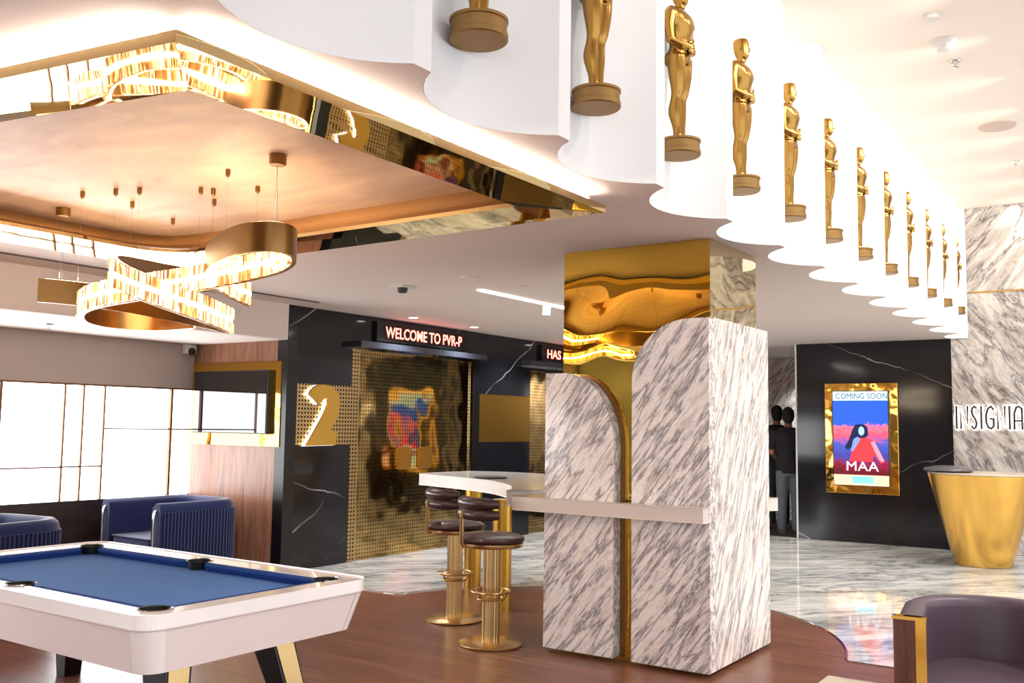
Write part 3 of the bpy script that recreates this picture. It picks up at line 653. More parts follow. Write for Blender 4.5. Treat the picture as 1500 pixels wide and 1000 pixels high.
def cushion(p, q, nrm):
    p = Vector(p); q = Vector(q); nrm = Vector(nrm); d = (q - p).normalized(); b = BM()
    pr = [(0, 0.756), (0.03, 0.756), (0.05, 0.785), (0.045, 0.795), (0, 0.797)]
    A = [p + nrm * a + d * a + Vector((0, 0, z)) for a, z in pr]; B = [q + nrm * a - d * a + Vector((0, 0, z)) for a, z in pr]
    va = [b.verts.new(v) for v in A]; vb = [b.verts.new(v) for v in B]; b.faces.new(va); b.faces.new(vb[::-1])
    for i in range(5): b.faces.new((va[i], va[(i + 1) % 5], vb[(i + 1) % 5], vb[i]))
    obj('cushion', b, M_cush, t)
ym = (PY0 + PY1) / 2
cushion((PX0 + 0.001, PY0 + g, 0), (PX0 + 0.001, ym - 0.06, 0), (1, 0, 0)); cushion((PX0 + 0.001, ym + 0.06, 0), (PX0 + 0.001, PY1 - g, 0), (1, 0, 0))
cushion((PX1 - 0.001, PY0 + g, 0), (PX1 - 0.001, ym - 0.06, 0), (-1, 0, 0)); cushion((PX1 - 0.001, ym + 0.06, 0), (PX1 - 0.001, PY1 - g, 0), (-1, 0, 0))
cushion((PX0 + g, PY0 + 0.001, 0), (PX1 - g, PY0 + 0.001, 0), (0, 1, 0)); cushion((PX0 + g, PY1 - 0.001, 0), (PX1 - g, PY1 - 0.001, 0), (0, -1, 0))
for (x, y) in ((PX0, PY0), (PX1, PY0), (PX0, PY1), (PX1, PY1), (PX0, ym), (PX1, ym)):
    ix = x + (0.02 if x < 0 else -0.02); iy = y + (0.02 if y < 0 else -0.02) if abs(y - ym) > 0.1 else y
    if abs(y - ym) < 0.1: ix = x
    b = BM(); lathe(b, [(0.001, 0.757), (0.060, 0.757), (0.0635, 0.801), (0.070, 0.804), (0.074, 0.8012)], (ix, iy, 0), 28, cap=False)
    pk = obj('pocket', b, M_pocket, t, smooth=50)
    b = BM(); cc = Vector((ix, iy, 0)); outd = Vector((x if abs(y - ym) > 0.1 else x * 3, y if abs(y - ym) > 0.1 else 0, 0)).normalized(); a_0 = math.atan2(outd.y, outd.x)
    tube(b, [(ix + 0.073 * math.cos(a), iy + 0.073 * math.sin(a), 0.803) for a in [a_0 - 1.3 + 2.6 * i / 16 for i in range(17)]], 0.005, 6); obj('pocket_rim', b, M_chrome, pk, smooth=True)
# apron, tapering inward
b = BM(); top = rrect(TX0 + 0.012, TX1 - 0.012, TY0 + 0.012, TY1 - 0.012, 0.10, 8); bot = rrect(TX0 + 0.062, TX1 - 0.062, TY0 + 0.062, TY1 - 0.062, 0.09, 8)
A = [b.verts.new((x, y, 0.744)) for x, y in top]; B = [b.verts.new((x, y, 0.555)) for x, y in bot]
for i in range(len(A)): b.faces.new((A[i], A[(i + 1) % len(A)], B[(i + 1) % len(A)], B[i]))
b.faces.new(B); b.faces.new(A[::-1]); ap = obj('apron', b, M_apron, t, smooth=25)
# corner caps (slightly proud)
for ci in range(4):
    b = BM(); k0 = ci * 9; idx = range(k0, k0 + 9)
    cc = Vector((sum(top[i][0] for i in idx) / 9, sum(top[i][1] for i in idx) / 9, 0)); o_ = Vector((cc.x, cc.y, 0)).normalized() * 0.004
    A = [b.verts.new(Vector((*top[i], 0.742)) + o_) for i in idx]; B = [b.verts.new(Vector((*bot[i], 0.556)) + o_) for i in idx]
    for i in range(8): b.faces.new((A[i], A[i + 1], B[i + 1], B[i]))
    obj('corner_cap', b, M_slabwhite, t, smooth=60)
def leg(lx, ly, sx, sy):
    b = BM(); w2 = 0.055
    for (dx0, dx1) in (): pass
    tx, ty = lx, ly; bx, by = lx + sx * 0.10, ly + sy * 0.16
    hexa(b, [(bx - w2, by - 0.045, 0.0), (bx + w2, by - 0.045, 0.0), (bx + w2, by + 0.045, 0.0), (bx - w2, by + 0.045, 0.0), (tx - w2 * 1.3, ty - 0.09, 0.554), (tx + w2 * 1.3, ty - 0.09, 0.554), (tx + w2 * 1.3, ty + 0.09, 0.554), (tx - w2 * 1.3, ty + 0.09, 0.554)])
    L = obj('leg', b, M_blacklac, t, bevel=0.004)
    b = BM(); e = 0.004
    hexa(b, [(bx - w2 + .012, by - 0.045 - e, 0.02), (bx + w2 - .012, by - 0.045 - e, 0.02), (bx + w2 - .012, by - 0.045 + e, 0.02), (bx - w2 + .012, by - 0.045 + e, 0.02),
             (tx - w2 * 1.3 + .015, ty - 0.09 - e, 0.553), (tx + w2 * 1.3 - .015, ty - 0.09 - e, 0.553), (tx + w2 * 1.3 - .015, ty - 0.09 + e, 0.553), (tx - w2 * 1.3 + .015, ty - 0.09 + e, 0.553)])
    obj('gold_inlay', b, M_brass, L)
for sx in (-1, 1):
    leg(sx * 0.30, -0.85, sx, -1); leg(sx * 0.34, 0.98, sx, 1)

# ------------------------------------------------------------------ blue tub chairs in the lounge
def make_tub(label, W_=1.0, D_=1.05, H=0.78, M=M_velvet):
    t = empty('armchair', (0, 0, 0), label, 'armchair')   # opens toward -X
    r = 0.28
    def upath(inset, n=10):
        x0 = -D_ / 2; x1 = D_ / 2 - inset; y = W_ / 2 - inset; rr = r - inset * 0.6
        pts = [(x0, -y)] + [(x0 + (x1 - rr - x0) * i / 6, -y) for i in range(1, 6)]
        pts += [(x1 - rr + rr * math.sin(a), -y + rr - rr * math.cos(a)) for a in [PI / 2 * i / n for i in range(n + 1)]]
        pts += [(x1, -y + rr + (2 * y - 2 * rr) * i / 6) for i in range(1, 6)]
        pts += [(x1 - rr + rr * math.cos(a), y - rr + rr * math.sin(a)) for a in [PI / 2 * i / n for i in range(n + 1)]]
        pts += [(x1 - rr - (x1 - rr - x0) * i / 6, y) for i in range(1, 6)] + [(x0, y)]
        return pts
    th = 0.14
    A = upath(0); B = upath(th); N = len(A); b = BM(); rings = []
    for i in range(N):
        a = Vector((*A[i], 0)); c = Vector((*B[i], 0)); d = (c - a); prof = []
        fl = 0.006 * math.cos(i * 2.1)
        for k, (s, z) in enumerate([(0, 0.06), (0 + 0.0, 0.3), (0.0, H - 0.08), (0.08, H - 0.03), (0.28, H), (0.6, H), (0.9, H - 0.04), (1, H - 0.1), (1, 0.3), (1, 0.06)]):
            prof.append(b.verts.new(a + d * s + Vector((0, 0, z))))
        rings.append(prof)
    for i in range(N - 1):
        for k in range(10):
            b.faces.new((rings[i][k], rings[i + 1][k], rings[i + 1][(k + 1) % 10], rings[i][(k + 1) % 10]))
    b.faces.new(rings[0]); b.faces.new(rings[-1][::-1])
    obj('tub_back', b, M, t, smooth=60)
    # channel tufting as vertical rolls outside
    b = BM(); S = []
    L = [0]; 
    for i in range(1, N): L.append(L[-1] + (Vector(A[i]) - Vector(A[i - 1])).length)
    tot = L[-1]; m_ = int(tot / 0.04); cnt = 0
    for q in range(1, m_):
        s = tot * q / m_; i = max(j for j in range(N - 1) if L[j] <= s); f = (s - L[i]) / (L[i + 1] - L[i]); p = Vector(A[i]).lerp(Vector(A[i + 1]), f)
        tube(b, [(p.x, p.y, 0.07), (p.x, p.y, H - 0.09)], 0.014, 8)
    obj('channel_tufting', b, M, t, smooth=60)
    b = BM(); pts = rrect(-D_ / 2 + 0.02, D_ / 2 - th - 0.01, -W_ / 2 + th + 0.01, W_ / 2 - th - 0.01, 0.08); prism(b, [(x, y, 0.12) for x, y in pts], (0, 0, 0.3)); obj('seat', b, M, t, bevel=0.02, smooth=40)
    for sg in (-1, 1):
        y = sg * (W_ / 2 - th / 2); b = BM()
        tube(b, catmull([(-D_ / 2 - 0.02, y, 0.0), (-D_ / 2 - 0.03, y, 0.4), (-D_ / 2 - 0.03, y, H - 0.16), (-D_ / 2 - 0.01, y, H - 0.08), (-D_ / 2 + 0.04, y, H - 0.07)], 6), 0.016, 10); obj('chrome_tube', b, M_chrome, t, smooth=True)
    for sx in (-1, 1):
        for sg in (-1, 1): b = BM(); lathe(b, [(0.02, 0), (0.025, 0.1)], (sx * (D_ / 2 - 0.2), sg * (W_ / 2 - 0.15), 0), 12); obj('leg', b, M_blacklac, t)
    return t
c1 = make_tub('dark blue channelled tub armchair against the wood panel under the television'); c1.location = (6.42, 8.72, 0)
c2 = copy_tree(c1); c2.location = (4.02, 8.0, 0); c2.rotation_euler = (0, 0, math.radians(8)); c2['label'] = 'dark blue tub armchair behind the far rail of the pool table at left edge'
for c in (c1, c2): c['group'] = 'blue tub armchairs in the lounge'

# ------------------------------------------------------------------ purple armchair, front right
t = empty('armchair', (5.3, 0.72, 0), 'purple leather tub armchair with gold and walnut arm post in the right foreground', 'armchair', rz=math.radians(8))
b = BM(); n_ = 40; rings = []
for i in range(n_ + 1):
    u = i / n_
    def pth(w_, u):
        s = u * 2 - 1; a = s * PI * 0.5
        if abs(s) < 0.62: aa = s / 0.62 * PI / 2; return Vector((0.0 + w_ * math.cos(aa), -w_ * math.sin(aa), 0))
        k = (abs(s) - 0.62) / 0.38; return Vector((-0.42 * k, -w_ * (1 if s > 0 else -1), 0))
    o_, i_ = pth(0.42, u), pth(0.31, u); d = i_ - o_; H = 0.74
    rings.append([b.verts.new(o_ + d * s + Vector((0, 0, z))) for s, z in [(0, 0.1), (-0.03, 0.5), (-0.04, H - 0.05), (0.05, H - 0.015), (0.3, H), (0.75, H), (0.95, H - 0.015), (1.0, H - 0.05), (1.0, 0.3), (1.0, 0.1)]])
for i in range(n_):
    for k in range(10): b.faces.new((rings[i][k], rings[i + 1][k], rings[i + 1][(k + 1) % 10], rings[i][(k + 1) % 10]))
b.faces.new(rings[0]); b.faces.new(rings[-1][::-1]); obj('tub_back', b, M_purple, t, smooth=60)
b = BM(); pts = [(0.30 * math.cos(a), 0.30 * math.sin(a)) for a in [-PI / 2 + PI * i / 14 for i in range(15)]] + [(-0.42, 0.30), (-0.42, -0.30)]
prism(b, [(x, y, 0.14) for x, y in pts], (0, 0, 0.29)); obj('seat', b, M_purple, t, bevel=0.03, smooth=50)
for sg in (-1, 1):
    y0 = sg * 0.365
    b = BM(); box(b, -0.46, -0.425, y0 - 0.025, y0 + 0.07, 0, 0.725); obj('arm_post', b, wood('walnut%d' % sg, rgb(92, 50, 34), rgb(60, 30, 20), rgb(112, 66, 44), (9, 9, 0.7), 3, 0.25), t, bevel=0.004)
    b = BM(); box(b, -0.468, -0.424, y0 - 0.075, y0 + 0.075, 0.726, 0.742); box(b, -0.455, -0.42, y0 - 0.072, y0 - 0.026, 0.0, 0.724); obj('gold_trim', b, M_framegold, t)
# low table corner, bottom edge
t = empty('side_table', (4.55, 1.22, 0), 'low beige stone side table with a dark edge at the bottom edge of the picture', 'side table')
b = BM(); box(b, -0.2, 0.13, -0.08, 0.14, 0.40, 0.445); obj('tabletop', b, M_beige, t, bevel=0.004)
b = BM(); lathe(b, [(0.03, 0.0), (0.03, 0.399)], (-0.03, 0.03, 0), 16); obj('stem', b, M_blacklac, t, smooth=True)
b = BM(); lathe(b, [(0.001, 0.0), (0.1, 0.0), (0.1, 0.012), (0.001, 0.014)], (-0.03, 0.03, 0), 24); obj('foot', b, M_blacklac, t)

# ------------------------------------------------------------------ gold cone counter
t = empty('cone_table', (12.98, 1.88, 0), 'large tapered gold cone table standing on marble floor near the letters', 'table')
b = BM(); lathe(b, [(0.32, 0.0), (0.325, 0.01), (0.60, 1.07), (0.605, 1.09)], n=72); obj('body', b, M_cone, t, smooth=True)
b = BM(); lathe(b, [(0.001, 1.091), (0.60, 1.091), (0.605, 1.10), (0.6, 1.11), (0.001, 1.112)], n=72); obj('top', b, M_beige, t, smooth=40)
b = BM(); lathe(b, [(0.001, 0), (0.24, 0.0), (0.29, 0.02), (0.27, 0.05), (0.15, 0.075), (0.001, 0.08)], n=40)
o = tag(obj('tray_cover', b, M_grey, smooth=60), 'dark grey shallow domed cover lying on the gold cone table', 'tray cover'); o.location = (12.82, 2.22, 1.113)

# ------------------------------------------------------------------ chandelier
CH = Vector((3.8, 5.1, 3.0))
t = empty('chandelier', CH, 'brass and crystal ribbon chandelier hanging under the peach tray ceiling', 'chandelier')
S1 = [(4.42, 5.874, 2.44), (4.416, 6.254, 2.44), (4.25, 6.42, 2.44), (4.05, 6.42, 2.44), (3.80, 6.25, 2.44), (3.55, 5.909, 2.44), (3.388, 5.57, 2.442), (3.338, 5.298, 2.45), (3.368, 5.077, 2.467), (3.453, 4.889, 2.495), (3.564, 4.724, 2.531), (3.665, 4.558, 2.569), (3.735, 4.383, 2.605), (3.745, 4.211, 2.631), (3.675, 4.048, 2.645), (3.55, 3.90, 2.65), (3.43, 3.82, 2.65), (3.34, 3.84, 2.65), (3.31, 3.987, 2.65), (3.372, 4.21, 2.649), (3.505, 4.50, 2.646), (3.70, 4.80, 2.638), (3.934, 5.03, 2.622), (4.16, 5.16, 2.595), (4.36, 5.20, 2.56)]
S2 = [ (3.376,6.128,2.530),(3.480,6.055,2.526),(3.587,5.955,2.516),(3.689,5.807,2.495),(3.783,5.602,2.460),(3.881,5.368,2.413),(3.990,5.192,2.371),(4.075,5.104,2.345),(4.053,5.015,2.335),(3.876,4.870,2.338),(3.598,4.730,2.358),(3.334,4.671,2.391),(3.165,4.698,2.433),(3.096,4.783,2.480),(3.121,4.898,2.527),(3.266,5.054,2.569),(3.527,5.252,2.606),(3.814,5.421,2.633),(4.046,5.506,2.649),(4.232,5.530,2.660) ]
HR = 0.158
def ribbon(S, side):
    P_ = catmull([Vector(p) - CH for p in S], 14); n = len(P_)
    # resample evenly
    L = [0.0]
    for i in range(1, n): L.append(L[-1] + (P_[i] - P_[i - 1]).length)
    step = 0.02; cnt = int(L[-1] / step); Q = []; j = 0
    for i in range(cnt + 1):
        s = L[-1] * i / cnt
        while j < n - 2 and L[j + 1] < s: j += 1
        Q.append(P_[j].lerp(P_[j + 1], (s - L[j]) / max(1e-6, L[j + 1] - L[j])))
    N_ = []
    for i in range(len(Q)):
        d = Q[min(i + 1, len(Q) - 1)] - Q[max(i - 1, 0)]; d.z = 0; d.normalize(); N_.append(Vector((d.y, -d.x, 0)) * side)   # toward crystals
    b = BM(); rings = []
    for q, nn in zip(Q, N_):
        rings.append([b.verts.new(q + nn * o_ + Vector((0, 0, z))) for o_, z in ((0.0, 0), (-0.024, 0), (-0.024, -HR), (0.0, -HR))])
    for i in range(len(Q) - 1):
        for k in range(4): b.faces.new((rings[i][k], rings[i][(k + 1) % 4], rings[i + 1][(k + 1) % 4], rings[i + 1][k]))
    b.faces.new(rings[0]); b.faces.new(rings[-1][::-1])
    rb_ = obj('ribbon', b, M_bronze, t, smooth=40)
    b = BM()
    for i in range(2, len(Q) - 3):
        a_ = [Q[i] - N_[i] * 0.004, Q[i] - N_[i] * 0.020, Q[i + 1] - N_[i + 1] * 0.020, Q[i + 1] - N_[i + 1] * 0.004]
        b.faces.new([b.verts.new(v + Vector((0, 0, 0.0012))) for v in a_])
    obj('tray_fill_strip', b, M_trayfill, rb_)  # unseen strip added to brighten the tray ceiling
    b = BM()
    for i in range(len(Q) - 1):
        a, c = Q[i], Q[i + 1]; na = N_[i]; d = (c - a) * 0.86
        for zt, zbm, lean in ((-0.004, -0.066, 0.0), (-0.094, -0.154, 0.0)):
            p0 = a + na * 0.002; jz = random.uniform(-0.003, 0.003)
            out = 0.022 + random.uniform(-0.003, 0.004)
            top_ = [p0, p0 + d, p0 + d * 0.75 + na * out, p0 + d * 0.25 + na * out]
            v1 = [b.verts.new(v + Vector((0, 0, zt + jz))) for v in top_]; v2 = [b.verts.new(v + Vector((0, 0, zbm + jz))) for v in top_]
            b.faces.new(v1); b.faces.new(v2[::-1])
            for k in range(4): b.faces.new((v1[k], v1[(k + 1) % 4], v2[(k + 1) % 4], v2[k]))
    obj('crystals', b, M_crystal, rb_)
    b = BM(); rings = []
    for q, nn in zip(Q, N_):
        rings.append([b.verts.new(q + nn * o_ + Vector((0, 0, z))) for o_, z in ((0.001, -0.068), (0.016, -0.070), (0.016, -0.090), (0.001, -0.092))])
    for i in range(len(Q) - 1):
        for k in range(4): b.faces.new((rings[i][k], rings[i][(k + 1) % 4], rings[i + 1][(k + 1) % 4], rings[i + 1][k]))
    obj('led_strip', b, M_crled, rb_)
ribbon(S1, 1); ribbon(S2, -1)
for (x, y), zz in (((3.33, 3.79), 2.65), ((3.44, 5.99), 2.53)):
    b = BM(); lathe(b, [(0.045, 0.0), (0.045, -0.05), (0.04, -0.055), (0.001, -0.056)], (x - CH.x, y - CH.y, 0), 24); cp = obj('canopy', b, M_bronze, t, smooth=40)
    for dd in (0.008, -0.012):
        b = BM(); tube(b, [(x - CH.x + dd, y - CH.y + dd, -0.05), (x - CH.x + dd + 0.02, y - CH.y + 0.05 - 0.03, zz - 3.0)], 0.0012, 5); obj('wire', b, M_chrome, t)
for (x, y), zz in (((3.24, 5.44), 2.45), ((3.31, 5.2), 2.455), ((3.37, 5.05), 2.47), ((3.57, 5.42), 2.64), ((4.02, 5.62), 2.675), ((3.56, 4.72), 2.53), ((3.72, 4.40), 2.60), ((3.38, 4.25), 2.65), ((3.80, 4.90), 2.63), ((3.62, 4.68), 2.55)):
    b = BM(); lathe(b, [(0.014, 0.0), (0.014, -0.035), (0.005, -0.045), (0.001, -0.046)], (x - CH.x, y - CH.y, 0), 12); obj('wire_anchor', b, M_bronze, t, smooth=40)
    b = BM(); tube(b, [(x - CH.x, y - CH.y, -0.04), (x - CH.x, y - CH.y, zz - 3.0)], 0.0010, 5); obj('wire', b, M_chrome, t)

# ------------------------------------------------------------------ figures
def capsule(bm, pts, seg=14):
    """lofted closed tube: pts = (x,y,z,ra,rb) cross-section radii along side axis and front axis, mostly vertical"""
    tube(bm, [p[:3] for p in pts], 0, seg, rads=[p[3] for p in pts])
def ell(bm, c, r, seg=20):
    bmesh.ops.create_uvsphere(bm, u_segments=seg, v_segments=seg // 2 + 2, radius=1.0, matrix=Matrix.Translation(c) @ Matrix.Diagonal((r[0], r[1], r[2], 1)))
def loft(bm, secs, seg=24):
    P4 = [Vector((q[0], q[1], q[2])) for q in secs]; R4 = [Vector((q[3], q[4], 0)) for q in secs]
    if len(secs) > 3: secs = [(p.x, p.y, p.z, r.x, r.y) for p, r in zip(catmull(P4, 4), catmull(R4, 4))]    # secs: (x, y, z, rx, ry) horizontal ellipses
    rings = [[bm.verts.new((x + rx * math.cos(2 * PI * k / seg), y + ry * math.sin(2 * PI * k / seg), z)) for k in range(seg)] for x, y, z, rx, ry in secs]
    for a, c in zip(rings, rings[1:]):
        for k in range(seg): bm.faces.new((a[k], a[(k + 1) % seg], c[(k + 1) % seg], c[k]))
    bm.faces.new(rings[0][::-1]); bm.faces.new(rings[-1])
def fuse(name, bm, voxel, m, parent, smooth_it=4):
    bmesh.ops.recalc_face_normals(bm, faces=bm.faces)
    me = bpy.data.meshes.new(name); bm.to_mesh(me); bm.free(); o = bpy.data.objects.new(name, me); col.objects.link(o)
    r = o.modifiers.new('r', 'REMESH'); r.mode = 'VOXEL'; r.voxel_size = voxel
    s = o.modifiers.new('s', 'SMOOTH'); s.factor = 0.5; s.iterations = smooth_it
    bpy.context.view_layer.update(); dg = bpy.context.evaluated_depsgraph_get()
    me2 = bpy.data.meshes.new_from_object(o.evaluated_get(dg)); bpy.data.objects.remove(o)
    for p in me2.polygons: p.use_smooth = True
    me2.materials.clear()
    return link(name, me2, m, parent)
# statue: front is +X locally here, later turned; total height 0.96 above its base top
def make_statue():
    t = empty('gold_statue', (0, 0, 0), 'x', 'statue')
    b = BM(); lathe(b, [(0.001, 0), (0.118, 0.0), (0.124, 0.006), (0.124, 0.028), (0.118, 0.032), (0.118, 0.076), (0.124, 0.080), (0.124, 0.092), (0.001, 0.093)], n=48); obj('base', b, M_stbase, t, smooth=40)
    b = BM(); z = 0.09
    for s in (-1, 1):
        loft(b, [(0.005, s * 0.026, z, 0.040, 0.024), (0.0, s * 0.027, z + 0.03, 0.026, 0.023), (-0.004, s * 0.028, z + 0.08, 0.027, 0.025), (-0.014, s * 0.034, z + 0.17, 0.040, 0.035), (-0.006, s * 0.034, z + 0.25, 0.033, 0.031), (0.004, s * 0.037, z + 0.30, 0.038, 0.036), (0.004, s * 0.044, z + 0.40, 0.052, 0.046), (0.0, s * 0.048, z + 0.50, 0.058, 0.052)])
    loft(b, [(-0.002, 0, z + 0.46, 0.062, 0.092), (-0.004, 0, z + 0.51, 0.066, 0.096), (0.0, 0, z + 0.56, 0.056, 0.080), (0.004, 0, z + 0.62, 0.058, 0.086), (0.010, 0, z + 0.69, 0.070, 0.112), (0.006, 0, z + 0.745, 0.066, 0.125), (-0.002, 0, z + 0.785, 0.044, 0.105), (0.0, 0, z + 0.80, 0.030, 0.05)])
    loft(b, [(0, 0, z + 0.77, 0.034, 0.036), (0.004, 0, z + 0.84, 0.030, 0.030)])
    loft(b, [(0.018, 0, z + 0.822, 0.022, 0.020), (0.012, 0, z + 0.842, 0.042, 0.034), (0.006, 0, z + 0.885, 0.052, 0.043), (0.002, 0, z + 0.93, 0.055, 0.046), (0.0, 0, z + 0.958, 0.052, 0.043), (0.0, 0, z + 0.968, 0.044, 0.036)])
    tube(b, [(0.055, 0, z + 0.905), (0.068, 0, z + 0.876), (0.052, 0, z + 0.872)], 0.007, 8)        # nose
    tube(b, [(0.050, -0.014, z + 0.854), (0.054, 0, z + 0.854), (0.050, 0.014, z + 0.854)], 0.005, 8)
    for s in (-1, 1):
        ell(b, (0.0, s * 0.118, z + 0.745), (0.036, 0.034, 0.042)); ell(b, (0.046, s * 0.045, z + 0.70), (0.030, 0.045, 0.034))
        ell(b, (0.004, s * 0.042, z + 0.885), (0.010, 0.006, 0.016))
        ell(b, (-0.034, s * 0.042, z + 0.49), (0.042, 0.046, 0.052))
        tube(b, [(0.0, s * 0.126, z + 0.75), (-0.004, s * 0.136, z + 0.66), (0.004, s * 0.130, z + 0.575), (0.046, s * 0.080, z + 0.556), (0.068, s * 0.024, z + 0.556)], 0, 12, rads=[0.035, 0.032, 0.028, 0.026, 0.020])
        for f in range(4):   # fingers folded over each other
            zz = z + 0.575 - f * 0.017
            tube(b, [(0.070, s * 0.030, zz), (0.086, s * 0.008, zz - 0.004), (0.088, -s * 0.020, zz - 0.008 * (1 + (s > 0)))], 0.0075, 8)
        tube(b, [(0.072, s * 0.026, z + 0.582), (0.086, s * 0.012, z + 0.596), (0.090, -s * 0.002, z + 0.598)], 0.0075, 8)
    fg = fuse('figure', b, 0.0055, M_statue, t, 6)
    b = BM(); tube(b, [(-0.05, 0, 0.62), (-0.125, 0, 0.62)], 0.005, 8); obj('mount_rod', b, M_bronze, t)
    return t
st0 = make_statue()
names = ['cut off at its ankles by the top edge', 'cut at the waist by the top edge', 'nearest one whose folded arms show', 'fourth from the near end', 'fifth from the near end', 'sixth from the near end', 'seventh from the near end', 'eighth from the near end', 'fourth from the far marble wall', 'third from the far marble wall', 'second from the far marble wall', 'nearest the far marble wall']
for k in range(12):
    o = st0 if k == 0 else copy_tree(st0)
    xs = X0 + k * PER + 0.45 - (0.06 if k == 11 else 0)
    o.location = (xs, 2.300 - 0.002 * k, 3.195); o.rotation_euler = (0, 0, -PI / 2 - 0.0)
    o['label'] = 'gold man statue on round base, ' + names[k]; o['group'] = 'gold statues hung along the white niches'

# people in the corridor, seen from behind
def make_person(label, loc, rz, H, legm, armf):
    t = empty('person', loc, label, 'person', rz=rz)   # faces +X
    k = H / 1.75
    b = BM()
    def V(x, y, z): return (x * k, y * k, z * k)
    def LO(secs): loft(b, [(x * k, y * k, z * k, rx * k, ry * k) for x, y, z, rx, ry in secs])
    for s in (-1, 1):
        LO([(0.02, s * 0.10, 0.06, 0.045, 0.040), (0.0, s * 0.10, 0.12, 0.042, 0.038), (-0.01, s * 0.10, 0.33, 0.060, 0.055), (0.0, s * 0.095, 0.48, 0.055, 0.055), (0.0, s * 0.09, 0.62, 0.075, 0.070), (0.0, s * 0.085, 0.86, 0.095, 0.085)])
        tube(b, [V(-0.04, s * 0.10, 0.035), V(0.06, s * 0.105, 0.035), V(0.17, s * 0.115, 0.03)], 0, 12, rads=[0.034 * k, 0.04 * k, 0.028 * k])
        el = V(-0.02, s * 0.235, 1.13); 
        wr = V(0.20, s * 0.17, 1.06) if armf else V(0.04, s * 0.235, 0.88)
        tube(b, [V(0, s * 0.17, 1.43), V(-0.01, s * 0.215, 1.30), el, wr], 0, 14, rads=[0.055 * k, 0.05 * k, 0.038 * k, 0.026 * k])
        d = (Vector(wr) - Vector(el)).normalized(); hw = Vector(wr)
        tube(b, [hw - d * 0.01, hw + d * 0.05, hw + d * 0.085], 0, 12, rads=[0.026 * k, 0.036 * k, 0.03 * k])
        sd = d.cross(Vector((0, 1, 0))).normalized()
        for f in range(4):
            o_ = sd * (f - 1.5) * 0.021; ln = (0.07, 0.08, 0.075, 0.06)[f]; c0 = hw + d * 0.08 + o_
            tube(b, [c0, c0 + d * ln * 0.5 + Vector((0, -s * 0.008, 0)), c0 + d * ln * 0.9 + Vector((0, -s * 0.028, 0))], 0.009, 8)
        tube(b, [hw + d * 0.03 + sd * -0.03, hw + d * 0.06 + sd * -0.052, hw + d * 0.09 + sd * -0.05], 0.010, 8)
    LO([(0, 0, 0.82, 0.105, 0.155), (0, 0, 0.93, 0.11, 0.165), (0, 0, 1.08, 0.095, 0.14), (0.01, 0, 1.25, 0.115, 0.17), (0.005, 0, 1.38, 0.11, 0.19), (0, 0, 1.45, 0.075, 0.14), (0, 0, 1.48, 0.05, 0.06)])
    LO([(0, 0, 1.42, 0.055, 0.058), (0.01, 0, 1.56, 0.052, 0.052)])
    ell(b, V(0.02, 0, 1.645), (0.095 * k, 0.075 * k, 0.115 * k)); ell(b, V(0.055, 0, 1.575), (0.045 * k, 0.045 * k, 0.035 * k))
    tube(b, [V(0.10, 0, 1.655), V(0.128, 0, 1.62), V(0.10, 0, 1.612)], 0.012 * k, 8)
    tube(b, [V(0.085, -0.022, 1.585), V(0.103, 0, 1.583), V(0.085, 0.022, 1.585)], 0.007 * k, 8)
    for s in (-1, 1): ell(b, V(0.0, s * 0.078, 1.635), (0.018 * k, 0.010 * k, 0.03 * k)); ell(b, V(0.098, s * 0.032, 1.655), (0.012 * k, 0.014 * k, 0.008 * k))
    fuse('body', b, 0.0075, M_skin, t, 3)
    b = BM(); ell(b, V(0.0, 0, 1.675), (0.100 * k, 0.086 * k, 0.105 * k)); ell(b, V(-0.035, 0, 1.62), (0.072 * k, 0.080 * k, 0.085 * k)); fuse('hair', b, 0.01, M_hair, t, 3)
    b = BM(); LO2 = lambda secs: loft(b, [(x * k, y * k, z * k, rx * k, ry * k) for x, y, z, rx, ry in secs])
    LO2([(0, 0, 0.84, 0.128, 0.182), (0, 0, 0.95, 0.13, 0.184), (0, 0, 1.1, 0.12, 0.165), (0.01, 0, 1.25, 0.13, 0.185), (0.005, 0, 1.39, 0.122, 0.203), (0, 0, 1.46, 0.09, 0.155), (0, 0, 1.49, 0.065, 0.075)])
    for s in (-1, 1): tube(b, [V(0, s * 0.17, 1.43), V(-0.01, s * 0.218, 1.30), V(-0.018, s * 0.235, 1.17)], 0, 14, rads=[0.07 * k, 0.066 * k, 0.060 * k])
    fuse('t_shirt', b, 0.012, M_shirt, t, 4)
    b = BM(); LO3 = lambda secs: loft(b, [(x * k, y * k, z * k, rx * k, ry * k) for x, y, z, rx, ry in secs])
    for s in (-1, 1): LO3([(0.0, s * 0.10, 0.05, 0.068, 0.062), (-0.01, s * 0.10, 0.33, 0.074, 0.070), (0.0, s * 0.095, 0.50, 0.075, 0.075), (0.0, s * 0.09, 0.64, 0.092, 0.088), (0.0, s * 0.082, 0.88, 0.112, 0.10)])
    LO3([(0, 0, 0.80, 0.118, 0.172), (0, 0, 0.94, 0.116, 0.17)]); fuse('trousers', b, 0.012, legm, t, 4)
    for s in (-1, 1):
        b = BM(); tube(b, [V(-0.06, s * 0.10, 0.04), V(0.06, s * 0.105, 0.045), V(0.19, s * 0.115, 0.035)], 0, 14, rads=[0.044 * k, 0.05 * k, 0.034 * k])
        for v in b.verts: v.co.z = max(v.co.z, 0.003)
        obj('shoe', b, M_shoe, t, smooth=True)
    return t
make_person('person in dark t-shirt and grey jeans standing in the corridor opening, seen from behind', (14.75, 4.85, 0.0), math.radians(20), 1.93, M_jeansg, True)
make_person('taller person in dark clothes further inside the corridor behind the other', (15.6, 5.32, 0.0), math.radians(35), 1.98, M_jeans, False)

